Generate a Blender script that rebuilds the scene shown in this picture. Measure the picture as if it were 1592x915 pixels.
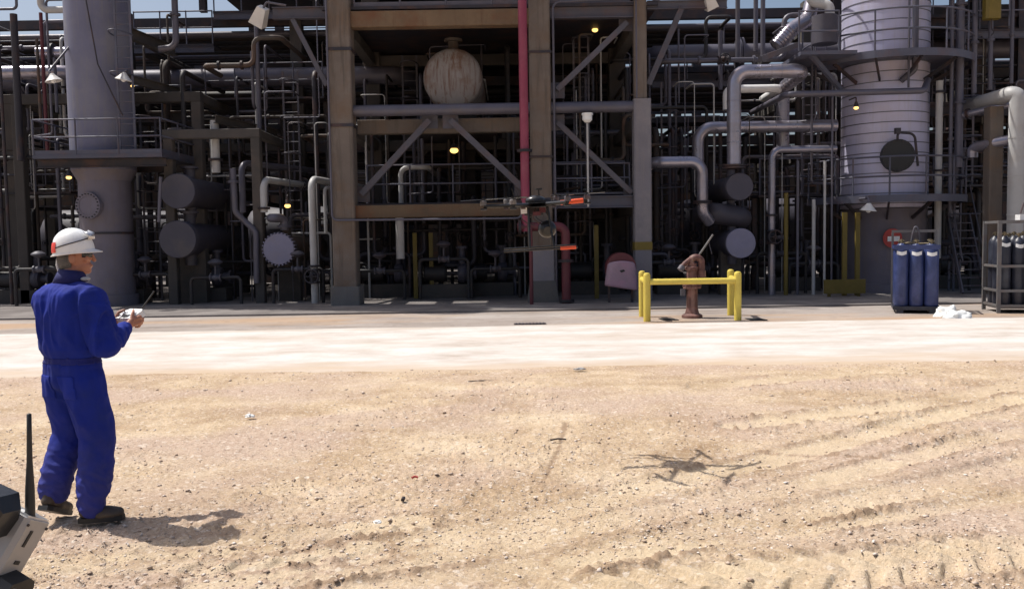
import bpy, bmesh, math, random
import numpy as np
from mathutils import Vector, Matrix, noise

for o in list(bpy.data.objects):
    bpy.data.objects.remove(o, do_unlink=True)
SC = bpy.context.scene
COL = SC.collection
R = math.radians
rnd = random.Random(7)

# ---------------------------------------------------------------- camera
CAM_Z, F_PX, PW, PH = 1.757, 1378.0, 1592.0, 915.0
PITCH, ROLL = R(3.6), R(0.95)
cam_d = bpy.data.cameras.new('camera')
cam = bpy.data.objects.new('camera', cam_d)
COL.objects.link(cam)
cam_d.sensor_width = 36.0
cam_d.sensor_fit = 'HORIZONTAL'
cam_d.lens = 36.0 * F_PX / PW
cam_d.clip_start = 0.05
cam_d.clip_end = 3000
CAM_M = Matrix.Rotation(math.pi / 2 - PITCH, 3, 'X') @ Matrix.Rotation(-ROLL, 3, 'Z')
cam.matrix_world = Matrix.Translation((0, 0, CAM_Z)) @ CAM_M.to_4x4()
SC.camera = cam

# ---------------------------------------------------------------- sky, sun, exposure
SUN = Vector((-1.0, 0.38, 1.85)).normalized()
w = bpy.data.worlds.new('World')
SC.world = w
w.use_nodes = True
nt = w.node_tree
nt.nodes.clear()
sky = nt.nodes.new('ShaderNodeTexSky')
sky.sky_type = 'NISHITA'
sky.sun_disc = False
sky.sun_elevation = math.asin(SUN.z)
sky.sun_rotation = math.atan2(SUN.x, SUN.y)
sky.air_density = 1.0
sky.dust_density = 4.5
sky.ozone_density = 2.0
bg = nt.nodes.new('ShaderNodeBackground')
bg.inputs[1].default_value = 0.12
wo = nt.nodes.new('ShaderNodeOutputWorld')
nt.links.new(sky.outputs[0], bg.inputs[0])
nt.links.new(bg.outputs[0], wo.inputs[0])
sun_d = bpy.data.lights.new('sun', 'SUN')
sun_d.energy = 4.6
sun_d.angle = R(0.53)
sun_d.color = (1.0, 0.965, 0.90)
sun = bpy.data.objects.new('sun', sun_d)
COL.objects.link(sun)
sun.rotation_mode = 'QUATERNION'
sun.rotation_quaternion = SUN.to_track_quat('Z', 'Y')
sun.location = SUN * 60
vs = SC.view_settings
vs.view_transform = 'Standard'
vs.look = 'None'
vs.exposure = 0.05
vs.gamma = 1.0
vs.use_curve_mapping = False
SC.render.engine = 'CYCLES'
SC.cycles.use_denoising = True
SC.cycles.max_bounces = 6
SC.cycles.diffuse_bounces = 3
SC.cycles.glossy_bounces = 3
SC.cycles.sample_clamp_indirect = 6.0

# ---------------------------------------------------------------- measuring the place
def ray(px, py):
    return CAM_M @ Vector(((px - PW / 2) / F_PX, -(py - PH / 2) / F_PX, -1.0))
def at(px, py, Y):
    """the point of the place that the photograph shows there, Y metres away"""
    d = ray(px, py)
    t = Y / d.y
    return Vector((d.x * t, Y, CAM_Z + d.z * t))
def gnd(px, py):
    d = ray(px, py)
    t = -CAM_Z / d.z
    return Vector((d.x * t, d.y * t, 0.0))
def mpp(Y):
    return Y / F_PX

# ---------------------------------------------------------------- mesh builder
def frame(d, up=None):
    d = Vector(d).normalized()
    if up is None:
        up = Vector((0, 0, 1)) if abs(d.z) < 0.95 else Vector((0, 1, 0))
    x = Vector(up).cross(d)
    if x.length < 1e-5:
        x = Vector((1, 0, 0)).cross(d)
    x.normalize()
    return x, d.cross(x), d

class MB:
    def __init__(s):
        s.v, s.f, s.sm = [], [], []
    def add(s, vs_, fs, smooth=False):
        b = len(s.v)
        s.v.extend(vs_)
        for f in fs:
            s.f.append([i + b for i in f])
            s.sm.append(smooth)
        return s
    def box(s, c, size, rot=None):
        hx, hy, hz = size[0] / 2, size[1] / 2, size[2] / 2
        c = Vector(c)
        pts = [Vector((x, y, z)) for x in (-hx, hx) for y in (-hy, hy) for z in (-hz, hz)]
        if rot is not None:
            pts = [rot @ p for p in pts]
        return s.add([c + p for p in pts], [(0, 1, 3, 2), (4, 6, 7, 5), (0, 4, 5, 1), (2, 3, 7, 6), (0, 2, 6, 4), (1, 5, 7, 3)])
    def prism(s, poly, p0, p1, up=None, poly1=None):
        p0, p1 = Vector(p0), Vector(p1)
        x, y, d = frame(p1 - p0, up)
        n = len(poly)
        poly1 = poly1 or poly
        vv = [p0 + x * a + y * b for a, b in poly] + [p1 + x * a + y * b for a, b in poly1]
        fs = [(i, (i + 1) % n, n + (i + 1) % n, n + i) for i in range(n)]
        fs += [tuple(reversed(range(n))), tuple(range(n, 2 * n))]
        return s.add(vv, fs)
    def bar(s, p0, p1, w_, h_, c=0.0, up=None):
        a, b = w_ / 2, h_ / 2
        if c > 0:
            poly = [(-a + c, -b), (a - c, -b), (a, -b + c), (a, b - c), (a - c, b), (-a + c, b), (-a, b - c), (-a, -b + c)]
        else:
            poly = [(-a, -b), (a, -b), (a, b), (-a, b)]
        return s.prism(poly, p0, p1, up)
    def ibeam(s, p0, p1, w_, h_, t=0.02, up=None):
        a, b = w_ / 2, h_ / 2
        poly = [(-a, -b), (a, -b), (a, -b + t), (t / 2, -b + t), (t / 2, b - t), (a, b - t), (a, b), (-a, b), (-a, b - t), (-t / 2, b - t), (-t / 2, -b + t), (-a, -b + t)]
        return s.prism(poly, p0, p1, up)
    def angle(s, p0, p1, w_, t=0.014, up=None):
        poly = [(-w_ / 2, -w_ / 2), (w_ / 2, -w_ / 2), (w_ / 2, -w_ / 2 + t), (-w_ / 2 + t, -w_ / 2 + t), (-w_ / 2 + t, w_ / 2), (-w_ / 2, w_ / 2)]
        return s.prism(poly, p0, p1, up)
    def lathe(s, prof, p0, axis=(0, 0, 1), n=24, up=None):
        """profile of (radius, distance along the axis); sharp corners get doubled points"""
        p0 = Vector(p0)
        x, y, d = frame(axis, up)
        cs = [(math.cos(2 * math.pi * k / n), math.sin(2 * math.pi * k / n)) for k in range(n)]
        for (r0, t0), (r1, t1) in zip(prof, prof[1:]):
            if r0 == r1 and t0 == t1:
                continue
            vv = [p0 + d * t0 + (x * c + y * q) * r0 for c, q in cs] + [p0 + d * t1 + (x * c + y * q) * r1 for c, q in cs]
            if r0 < 1e-6:
                vv = [p0 + d * t0] + vv[n:]
                fs = [(0, 1 + k, 1 + (k + 1) % n) for k in range(n)]
            elif r1 < 1e-6:
                vv = vv[:n] + [p0 + d * t1]
                fs = [(k, (k + 1) % n, n) for k in range(n)]
            else:
                fs = [(k, (k + 1) % n, n + (k + 1) % n, n + k) for k in range(n)]
            flat = abs(t1 - t0) < 1e-6
            s.add(vv, fs, not flat)
        return s
    def slathe(s, prof, p0, axis=(0, 0, 1), n=24, up=None):
        """the same with shared rings, for round forms"""
        p0 = Vector(p0)
        x, y, d = frame(axis, up)
        vv, fs, rings = [], [], []
        for r_, t_ in prof:
            if r_ < 1e-6:
                rings.append([len(vv)])
                vv.append(p0 + d * t_)
            else:
                rings.append(list(range(len(vv), len(vv) + n)))
                vv += [p0 + d * t_ + (x * math.cos(2 * math.pi * k / n) + y * math.sin(2 * math.pi * k / n)) * r_ for k in range(n)]
        for a, b in zip(rings, rings[1:]):
            for k in range(n):
                k2 = (k + 1) % n
                if len(a) == 1 and len(b) > 1:
                    fs.append((a[0], b[k], b[k2]))
                elif len(b) == 1 and len(a) > 1:
                    fs.append((a[k], a[k2], b[0]))
                elif len(a) > 1:
                    fs.append((a[k], a[k2], b[k2], b[k]))
        return s.add(vv, fs, True)
    def cyl(s, p0, p1, r, n=12, r1=None):
        p0, p1 = Vector(p0), Vector(p1)
        L = (p1 - p0).length
        r1 = r if r1 is None else r1
        return s.lathe([(0, 0), (r, 0), (r1, L), (0, L)], p0, p1 - p0, n)
    def tube(s, path, r, n=12, bend=None, caps=True, seg=6):
        pts = [Vector(p) for p in path]
        if bend is None:
            bend = r * 3
        if bend > 0 and len(pts) > 2:
            out = [pts[0]]
            for i in range(1, len(pts) - 1):
                a, b, c = pts[i - 1], pts[i], pts[i + 1]
                u, v_ = (a - b), (c - b)
                lu, lv = u.length, v_.length
                u.normalize(); v_.normalize()
                ang = u.angle(v_)
                if ang > math.pi - 0.03:
                    out.append(b); continue
                t = min(bend / math.tan(ang / 2), lu * 0.48, lv * 0.48)
                rr = t * math.tan(ang / 2)
                bis = (u + v_).normalized()
                cen = b + bis * (rr / math.sin(ang / 2))
                s0, s1 = (b + u * t) - cen, (b + v_ * t) - cen
                tot = s0.angle(s1)
                ax = s0.cross(s1).normalized()
                for k in range(seg + 1):
                    out.append(cen + Matrix.Rotation(tot * k / seg, 3, ax) @ s0)
            out.append(pts[-1])
            pts = out
        rings = []
        x, y, d = frame(pts[1] - pts[0])
        vv, fs = [], []
        for i, p in enumerate(pts):
            if i == 0:
                t = (pts[1] - pts[0]).normalized()
            elif i == len(pts) - 1:
                t = (pts[i] - pts[i - 1]).normalized()
            else:
                t = ((pts[i + 1] - p).normalized() + (p - pts[i - 1]).normalized()).normalized()
            q = d.rotation_difference(t)
            x = q @ x; y = q @ y; d = t
            rr = r[min(i, len(r) - 1)] if isinstance(r, (list, tuple)) else r
            vv += [p + (x * math.cos(2 * math.pi * k / n) + y * math.sin(2 * math.pi * k / n)) * rr for k in range(n)]
        for i in range(len(pts) - 1):
            for k in range(n):
                fs.append((i * n + k, i * n + (k + 1) % n, (i + 1) * n + (k + 1) % n, (i + 1) * n + k))
        s.add(vv, fs, True)
        if caps:
            s.add(vv[:n], [tuple(reversed(range(n)))])
            s.add(vv[-n:], [tuple(range(n))])
        return s
    def ell(s, c, rad, n=16, m=10, rot=None):
        c = Vector(c)
        vv, fs = [], []
        for j in range(m + 1):
            th = math.pi * j / m
            for k in range(n):
                a = 2 * math.pi * k / n
                p = Vector((rad[0] * math.sin(th) * math.cos(a), rad[1] * math.sin(th) * math.sin(a), rad[2] * math.cos(th)))
                vv.append(c + (rot @ p if rot is not None else p))
        for j in range(m):
            for k in range(n):
                fs.append((j * n + k, (j + 1) * n + k, (j + 1) * n + (k + 1) % n, j * n + (k + 1) % n))
        return s.add(vv, fs, True)
    def mesh(s, name, off=Vector((0, 0, 0))):
        me = bpy.data.meshes.new(name)
        me.from_pydata([(p[0] - off[0], p[1] - off[1], p[2] - off[2]) for p in s.v], [], s.f)
        me.polygons.foreach_set('use_smooth', s.sm)
        bm = bmesh.new(); bm.from_mesh(me)
        bmesh.ops.recalc_face_normals(bm, faces=bm.faces)
        bm.to_mesh(me); bm.free()
        me.update()
        return me
    def part(s, name, mat, parent):
        off = parent['_o'] if '_o' in parent else Vector((0, 0, 0))
        me = s.mesh(name, Vector(off))
        me.materials.append(MAT[mat])
        o = bpy.data.objects.new(name, me)
        COL.objects.link(o)
        o.parent = parent
        o['_o'] = list(off)
        return o
    def thing(s, name, mat, label, cat, group=None, kind=None):
        lo = Vector((min(p[i] for p in s.v) for i in range(3)))
        hi = Vector((max(p[i] for p in s.v) for i in range(3)))
        off = Vector(((lo.x + hi.x) / 2, (lo.y + hi.y) / 2, lo.z))
        me = s.mesh(name, off)
        me.materials.append(MAT[mat])
        o = bpy.data.objects.new(name, me)
        COL.objects.link(o)
        o.location = off
        o['_o'] = list(off)
        return tag(o, label, cat, group, kind)

def tag(o, label=None, cat=None, group=None, kind=None):
    if label: o['label'] = label
    if cat: o['category'] = cat
    if group: o['group'] = group
    if kind: o['kind'] = kind
    return o
def root(name, label, cat, loc, group=None):
    o = bpy.data.objects.new(name, None)
    o.empty_display_size = 0.2
    COL.objects.link(o)
    o.location = loc
    o['_o'] = list(loc)
    return tag(o, label, cat, group)
SHARED = {}
def piece(key, make, name, mat, parent, p, rot=None):
    """a part that shares its mesh with alike pieces; make() builds it round the origin"""
    k = (key, mat)
    if k not in SHARED:
        me = make(MB()).mesh(name)
        me.materials.append(MAT[mat])
        SHARED[k] = me
    o = bpy.data.objects.new(name, SHARED[k])
    COL.objects.link(o)
    o.parent = parent
    off = Vector(parent['_o'])
    # parents are never rotated, so offsets add up
    base = Vector((0, 0, 0))
    q = parent
    while q is not None:
        base += Vector(q.location); q = q.parent
    o.location = Vector(p) - base
    o['_o'] = list(p)
    if rot is not None:
        o.rotation_euler = rot.to_euler()
    return o
def copy_tree(o, parent=None):
    c = o.copy()
    COL.objects.link(c)
    c.parent = parent
    for ch in list(o.children):
        copy_tree(ch, c)
    return c

# ---------------------------------------------------------------- materials
MAT = {}
def srgb(r, g, b):
    f = lambda c: (c / 12.92 if c <= 0.04045 else ((c + 0.055) / 1.055) ** 2.4)
    return tuple(f(x / 255.0) for x in (r, g, b))
def mat(name, base, rough=0.6, metal=0.0, var=0.18, dirt=None, dirt_amt=0.0, streak=None, streak_amt=0.0, bump=0.15, scale=3.0, fine=30.0, spec=0.5, emit=None, emit_s=0.0):
    m = bpy.data.materials.new(name)
    m.use_nodes = True
    n, l = m.node_tree.nodes, m.node_tree.links
    b = n['Principled BSDF']
    b.inputs['Roughness'].default_value = rough
    b.inputs['Metallic'].default_value = metal
    b.inputs['Specular IOR Level'].default_value = spec
    tc = n.new('ShaderNodeTexCoord')
    oi = n.new('ShaderNodeObjectInfo')
    sh = n.new('ShaderNodeVectorMath'); sh.operation = 'ADD'
    mu = n.new('ShaderNodeMath'); mu.operation = 'MULTIPLY'; mu.inputs[1].default_value = 37.0
    l.new(oi.outputs['Random'], mu.inputs[0])
    l.new(tc.outputs['Object'], sh.inputs[0]); l.new(mu.outputs[0], sh.inputs[1])
    n1 = n.new('ShaderNodeTexNoise'); n1.inputs['Scale'].default_value = scale; n1.inputs['Detail'].default_value = 5; n1.inputs['Roughness'].default_value = 0.62
    l.new(sh.outputs[0], n1.inputs['Vector'])
    cr = n.new('ShaderNodeMapRange'); cr.inputs[1].default_value = 0.25; cr.inputs[2].default_value = 0.75
    cr.inputs[3].default_value = 1.0 - var; cr.inputs[4].default_value = 1.0 + var
    l.new(n1.outputs[0], cr.inputs[0])
    mx = n.new('ShaderNodeMix'); mx.data_type = 'RGBA'; mx.blend_type = 'MULTIPLY'; mx.inputs[0].default_value = 1.0
    mx.inputs[6].default_value = (*base, 1)
    l.new(cr.outputs[0], mx.inputs[7])
    out = mx.outputs[2]
    if var > 0:
        pr = n.new('ShaderNodeMapRange'); pr.inputs[3].default_value = 1 - var * .9; pr.inputs[4].default_value = 1 + var * .9
        l.new(oi.outputs['Random'], pr.inputs[0])
        m4 = n.new('ShaderNodeMix'); m4.data_type = 'RGBA'; m4.blend_type = 'MULTIPLY'; m4.inputs[0].default_value = 1.0
        l.new(out, m4.inputs[6]); l.new(pr.outputs[0], m4.inputs[7]); out = m4.outputs[2]
    def layer(out, col, amt, vec_scale, sc_, lo, hi):
        mp = n.new('ShaderNodeMapping'); mp.inputs['Scale'].default_value = vec_scale
        l.new(sh.outputs[0], mp.inputs[0])
        nn = n.new('ShaderNodeTexNoise'); nn.inputs['Scale'].default_value = sc_; nn.inputs['Detail'].default_value = 6; nn.inputs['Roughness'].default_value = 0.65
        l.new(mp.outputs[0], nn.inputs['Vector'])
        mr = n.new('ShaderNodeMapRange'); mr.inputs[1].default_value = lo; mr.inputs[2].default_value = hi; mr.inputs[4].default_value = amt
        l.new(nn.outputs[0], mr.inputs[0])
        m2 = n.new('ShaderNodeMix'); m2.data_type = 'RGBA'
        l.new(mr.outputs[0], m2.inputs[0]); l.new(out, m2.inputs[6]); m2.inputs[7].default_value = (*col, 1)
        return m2.outputs[2]
    if dirt: out = layer(out, dirt, dirt_amt, (1, 1, 1), scale * 0.7, 0.48, 0.66)
    if streak: out = layer(out, streak, streak_amt, (5, 5, 0.35), 1.6, 0.5, 0.66)
    l.new(out, b.inputs['Base Color'])
    rr = n.new('ShaderNodeMapRange'); rr.inputs[3].default_value = max(0.05, rough - 0.12); rr.inputs[4].default_value = min(1, rough + 0.12)
    l.new(n1.outputs[0], rr.inputs[0]); l.new(rr.outputs[0], b.inputs['Roughness'])
    if bump > 0:
        n3 = n.new('ShaderNodeTexNoise'); n3.inputs['Scale'].default_value = fine; n3.inputs['Detail'].default_value = 4
        l.new(sh.outputs[0], n3.inputs['Vector'])
        bp = n.new('ShaderNodeBump'); bp.inputs['Strength'].default_value = bump; bp.inputs['Distance'].default_value = 0.02
        l.new(n3.outputs[0], bp.inputs['Height']); l.new(bp.outputs[0], b.inputs['Normal'])
    if emit:
        b.inputs['Emission Color'].default_value = (*emit, 1)
        b.inputs['Emission Strength'].default_value = emit_s
    MAT[name] = m
    return m

RUST = (0.16, 0.065, 0.03)
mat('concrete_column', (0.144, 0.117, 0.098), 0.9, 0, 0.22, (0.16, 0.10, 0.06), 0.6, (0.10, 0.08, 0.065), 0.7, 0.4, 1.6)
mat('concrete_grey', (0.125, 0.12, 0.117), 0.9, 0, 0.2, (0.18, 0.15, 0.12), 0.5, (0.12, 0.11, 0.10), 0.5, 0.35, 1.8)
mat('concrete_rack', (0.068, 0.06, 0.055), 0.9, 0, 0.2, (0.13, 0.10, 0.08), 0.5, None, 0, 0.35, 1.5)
mat('rusty_beam', (0.158, 0.106, 0.063), 0.88, 0, 0.25, RUST, 0.8, (0.12, 0.07, 0.04), 0.6, 0.4, 1.4)
mat('vessel_concrete', (0.146, 0.147, 0.215), 0.75, 0, 0.12, (0.24, 0.23, 0.24), 0.5, (0.20, 0.19, 0.20), 0.6, 0.15, 1.0)
mat('skirt_concrete', (0.157, 0.141, 0.173), 0.9, 0, 0.15, (0.20, 0.16, 0.14), 0.5, (0.16, 0.13, 0.12), 0.4, 0.25, 1.4)
mat('steel_blue_grey', (0.074, 0.077, 0.109), 0.55, 0.0, 0.15, RUST, 0.25, None, 0, 0.1, 3)
mat('steel_dark', (0.027, 0.024, 0.032), 0.6, 0.0, 0.2, RUST, 0.35, None, 0, 0.1, 2.5)
mat('steel_grey', (0.083, 0.079, 0.098), 0.55, 0.1, 0.18, RUST, 0.3, None, 0, 0.1, 3)
mat('pipe_grey', (0.101, 0.096, 0.125), 0.5, 0.2, 0.15, (0.14, 0.11, 0.09), 0.4, None, 0, 0.08, 2.5)
mat('pipe_brown', (0.063, 0.05, 0.042), 0.7, 0.0, 0.2, RUST, 0.5, None, 0, 0.12, 2.5)
mat('pipe_white', (0.411, 0.404, 0.398), 0.5, 0.0, 0.1, (0.35, 0.30, 0.26), 0.5, None, 0, 0.06, 2.5)
mat('jacket_silver', (0.339, 0.324, 0.387), 0.30, 0.65, 0.12, (0.30, 0.24, 0.21), 0.45, None, 0, 0.12, 2.2, 12)
mat('tower_white', (0.484, 0.47, 0.625), 0.45, 0.15, 0.08, (0.50, 0.40, 0.36), 0.35, (0.42, 0.38, 0.38), 0.35, 0.10, 0.9, 8)
mat('band_dark', (0.16, 0.16, 0.19), 0.5, 0.4, 0.1)
mat('head_grey', (0.059, 0.055, 0.076), 0.6, 0.0, 0.15, (0.10, 0.085, 0.08), 0.5, None, 0, 0.12, 2.5)
mat('head_light', (0.201, 0.194, 0.275), 0.55, 0.1, 0.12, (0.24, 0.21, 0.21), 0.4, None, 0, 0.1, 3)
mat('rusty_white', (0.312, 0.286, 0.274), 0.7, 0.0, 0.12, (0.17, 0.08, 0.04), 0.85, (0.14, 0.06, 0.03), 0.95, 0.15, 1.8)
mat('pink_paint', (0.218, 0.032, 0.065), 0.5, 0.0, 0.12, (0.35, 0.10, 0.13), 0.4, None, 0, 0.08, 2)
mat('maroon_paint', (0.102, 0.017, 0.025), 0.55, 0.0, 0.15, (0.12, 0.03, 0.03), 0.4, None, 0, 0.08, 3)
mat('pink_cloth', (0.343, 0.237, 0.29), 0.85, 0.0, 0.1, (0.45, 0.22, 0.33), 0.4, None, 0, 0.3, 4)
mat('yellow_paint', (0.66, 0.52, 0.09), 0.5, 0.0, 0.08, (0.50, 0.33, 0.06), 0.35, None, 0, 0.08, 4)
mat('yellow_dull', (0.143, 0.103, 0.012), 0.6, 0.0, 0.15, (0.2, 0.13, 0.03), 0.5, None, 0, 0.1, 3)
mat('hydrant_red', (0.101, 0.041, 0.036), 0.65, 0.0, 0.2, (0.33, 0.16, 0.13), 0.6, (0.38, 0.24, 0.20), 0.5, 0.2, 6)
mat('cyl_blue', (0.03, 0.047, 0.146), 0.42, 0.0, 0.15, (0.10, 0.12, 0.30), 0.4, None, 0, 0.06, 5)
mat('cyl_navy', (0.02, 0.022, 0.036), 0.42, 0.0, 0.12, (0.07, 0.08, 0.11), 0.4, None, 0, 0.06, 5)
mat('frame_grey', (0.147, 0.142, 0.144), 0.55, 0.2, 0.12, RUST, 0.3, None, 0, 0.08, 5)
mat('brass', (0.20, 0.16, 0.10), 0.45, 0.6, 0.1)
mat('white_paint', (0.78, 0.78, 0.78), 0.5, 0.0, 0.05)
mat('white_plastic', (0.82, 0.82, 0.80), 0.45, 0.0, 0.04)
mat('black_rubber', (0.018, 0.018, 0.019), 0.55, 0.0, 0.1)
mat('black_gloss', (0.015, 0.015, 0.017), 0.3, 0.0, 0.1)
mat('carbon', (0.02, 0.02, 0.022), 0.35, 0.2, 0.1)
mat('silver', (0.60, 0.60, 0.62), 0.32, 0.7, 0.06)
mat('case_grey', (0.375, 0.36, 0.351), 0.5, 0.1, 0.08, (0.40, 0.36, 0.31), 0.4, None, 0, 0.06, 5)
mat('orange_tube', (0.75, 0.09, 0.025), 0.5, 0.0, 0.05)
mat('red_sticker', (0.68, 0.05, 0.035), 0.5, 0.0, 0.05)
mat('sign_red', (0.35, 0.035, 0.03), 0.55, 0.0, 0.08)
mat('glass_dark', (0.02, 0.022, 0.025), 0.12, 0.0, 0.05)
mat('lamp_shade', (0.60, 0.58, 0.56), 0.5, 0.0, 0.08, (0.4, 0.34, 0.28), 0.4)
mat('bulb_lit', (0.9, 0.7, 0.4), 0.4, 0, 0.0, bump=0, emit=(1.0, 0.58, 0.16), emit_s=2.2)
mat('pale_column', (0.202, 0.189, 0.212), 0.85, 0, 0.12, (0.30, 0.27, 0.26), 0.4, (0.24, 0.21, 0.20), 0.4, 0.3, 1.8)
mat('pipe_shaded', (0.026, 0.024, 0.027), 0.6, 0.1, 0.25, (0.05, 0.03, 0.02), 0.5, None, 0, 0.08, 2.5)  # grey pipe with the shade of the interior put into its colour
mat('pipe_shaded_brown', (0.033, 0.024, 0.02), 0.7, 0.0, 0.25, (0.06, 0.03, 0.018), 0.5, None, 0, 0.08, 2.5)  # brown pipe darkened the same way for the shaded interior

# ---------------------------------------------------------------- ground materials
def ground_mat(name, stops, scale, speck=None, fine_bump=0.5, stretch=(1, 1, 1), patch=None, bump_scale=60.0, bump_d=0.02):
    m = bpy.data.materials.new(name); m.use_nodes = True
    n, l = m.node_tree.nodes, m.node_tree.links
    b = n['Principled BSDF']; b.inputs['Roughness'].default_value = 0.95; b.inputs['Specular IOR Level'].default_value = 0.2
    g = n.new('ShaderNodeNewGeometry')
    mp = n.new('ShaderNodeMapping'); mp.inputs['Scale'].default_value = stretch
    l.new(g.outputs['Position'], mp.inputs[0])
    def noi(sc_, det=6, rough=0.6, v=None):
        x = n.new('ShaderNodeTexNoise'); x.inputs['Scale'].default_value = sc_; x.inputs['Detail'].default_value = det; x.inputs['Roughness'].default_value = rough
        l.new(v or mp.outputs[0], x.inputs['Vector']); return x.outputs[0]
    a = noi(scale, 8, 0.68)
    ramp = n.new('ShaderNodeValToRGB')
    while len(ramp.color_ramp.elements) < len(stops):
        ramp.color_ramp.elements.new(0.5)
    for e, (p, c) in zip(ramp.color_ramp.elements, stops):
        e.position = p; e.color = (*c, 1)
    l.new(a, ramp.inputs[0])
    out = ramp.outputs[0]
    if patch:
        col, sc_, lo, hi, amt, st = patch
        mp2 = n.new('ShaderNodeMapping'); mp2.inputs['Scale'].default_value = st; mp2.inputs['Location'].default_value = (3.1, 7.7, 0)
        l.new(g.outputs['Position'], mp2.inputs[0])
        p = noi(sc_, 5, 0.6, mp2.outputs[0])
        mr = n.new('ShaderNodeMapRange'); mr.inputs[1].default_value = lo; mr.inputs[2].default_value = hi; mr.inputs[4].default_value = amt
        l.new(p, mr.inputs[0])
        mx = n.new('ShaderNodeMix'); mx.data_type = 'RGBA'; mx.inputs[7].default_value = (*col, 1)
        l.new(mr.outputs[0], mx.inputs[0]); l.new(out, mx.inputs[6]); out = mx.outputs[2]
    if speck:
        for col, sc_, th, amt in speck:
            v = n.new('ShaderNodeTexVoronoi'); v.inputs['Scale'].default_value = sc_
            l.new(g.outputs['Position'], v.inputs['Vector'])
            sx = n.new('ShaderNodeSeparateColor'); l.new(v.outputs['Color'], sx.inputs[0])
            mr = n.new('ShaderNodeMapRange'); mr.inputs[1].default_value = th; mr.inputs[2].default_value = th + 0.05; mr.inputs[4].default_value = amt
            l.new(sx.outputs[0], mr.inputs[0])
            mx = n.new('ShaderNodeMix'); mx.data_type = 'RGBA'; mx.inputs[7].default_value = (*col, 1)
            l.new(mr.outputs[0], mx.inputs[0]); l.new(out, mx.inputs[6]); out = mx.outputs[2]
    l.new(out, b.inputs['Base Color'])
    bp = n.new('ShaderNodeBump'); bp.inputs['Strength'].default_value = fine_bump; bp.inputs['Distance'].default_value = bump_d
    l.new(noi(bump_scale, 6, 0.7), bp.inputs['Height']); l.new(bp.outputs[0], b.inputs['Normal'])
    MAT[name] = m
ground_mat('dirt', [(0.30, (0.31, 0.205, 0.118)), (0.43, (0.43, 0.307, 0.195)), (0.54, (0.54, 0.408, 0.272)), (0.68, (0.65, 0.52, 0.37))], 0.9,
           speck=[((0.66, 0.55, 0.44), 70.0, 0.80, 0.5), ((0.30, 0.205, 0.145), 52.0, 0.82, 0.55), ((0.76, 0.67, 0.57), 34.0, 0.94, 0.6)],
           fine_bump=0.9, patch=((0.48, 0.355, 0.28), 0.42, 0.45, 0.60, 0.8, (1, 1.4, 1)), bump_scale=45)
ground_mat('road_caliche', [(0.28, (0.40, 0.335, 0.28)), (0.42, (0.52, 0.465, 0.42)), (0.58, (0.60, 0.565, 0.53)), (0.8, (0.66, 0.635, 0.61))], 1.1,
           speck=[((0.50, 0.41, 0.33), 20.0, 0.93, 0.3)], fine_bump=0.3, stretch=(0.7, 1.2, 1), patch=((0.47, 0.385, 0.31), 0.6, 0.50, 0.66, 0.6, (0.5, 1.6, 1)))
def dusty_edge(name, dust, y0, y1, inner=None):
    m = MAT[name]; n, l = m.node_tree.nodes, m.node_tree.links
    b = n['Principled BSDF']
    src = b.inputs['Base Color'].links[0].from_socket
    g = n.new('ShaderNodeNewGeometry'); sp = n.new('ShaderNodeSeparateXYZ'); l.new(g.outputs['Position'], sp.inputs[0])
    mp = n.new('ShaderNodeMapping'); mp.inputs['Scale'].default_value = (0.35, 1.3, 1); l.new(g.outputs['Position'], mp.inputs[0])
    nz = n.new('ShaderNodeTexNoise'); nz.inputs['Scale'].default_value = 1.3; nz.inputs['Detail'].default_value = 8; nz.inputs['Roughness'].default_value = 0.7
    l.new(mp.outputs[0], nz.inputs['Vector'])
    ma = n.new('ShaderNodeMath'); ma.operation = 'MULTIPLY_ADD'; ma.inputs[1].default_value = 2.6; l.new(nz.outputs[0], ma.inputs[0]); l.new(sp.outputs[1], ma.inputs[2])
    mr = n.new('ShaderNodeMapRange'); mr.inputs[1].default_value = y0 + 1.3; mr.inputs[2].default_value = y1 + 1.3; mr.inputs[3].default_value = 1.0; mr.inputs[4].default_value = 0.0
    l.new(ma.outputs[0], mr.inputs[0])
    mx = n.new('ShaderNodeMix'); mx.data_type = 'RGBA'; mx.inputs[7].default_value = (*dust, 1)
    l.new(mr.outputs[0], mx.inputs[0]); l.new(src, mx.inputs[6]); l.new(mx.outputs[2], b.inputs['Base Color'])
dusty_edge('road_caliche', (0.50, 0.385, 0.28), 11.9, 13.0)
ground_mat('apron_concrete', [(0.30, (0.20, 0.165, 0.145)), (0.45, (0.31, 0.265, 0.235)), (0.6, (0.38, 0.335, 0.305)), (0.75, (0.46, 0.41, 0.37))], 0.6,
           speck=[((0.20, 0.15, 0.12), 9.0, 0.92, 0.3)], fine_bump=0.25, stretch=(0.6, 1.3, 1), patch=((0.42, 0.275, 0.165), 0.25, 0.50, 0.62, 0.7, (0.5, 1.5, 1)))
ground_mat('pad_concrete', [(0.30, (0.12, 0.105, 0.10)), (0.5, (0.19, 0.17, 0.16)), (0.7, (0.27, 0.245, 0.23))], 0.7, fine_bump=0.25)

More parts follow.
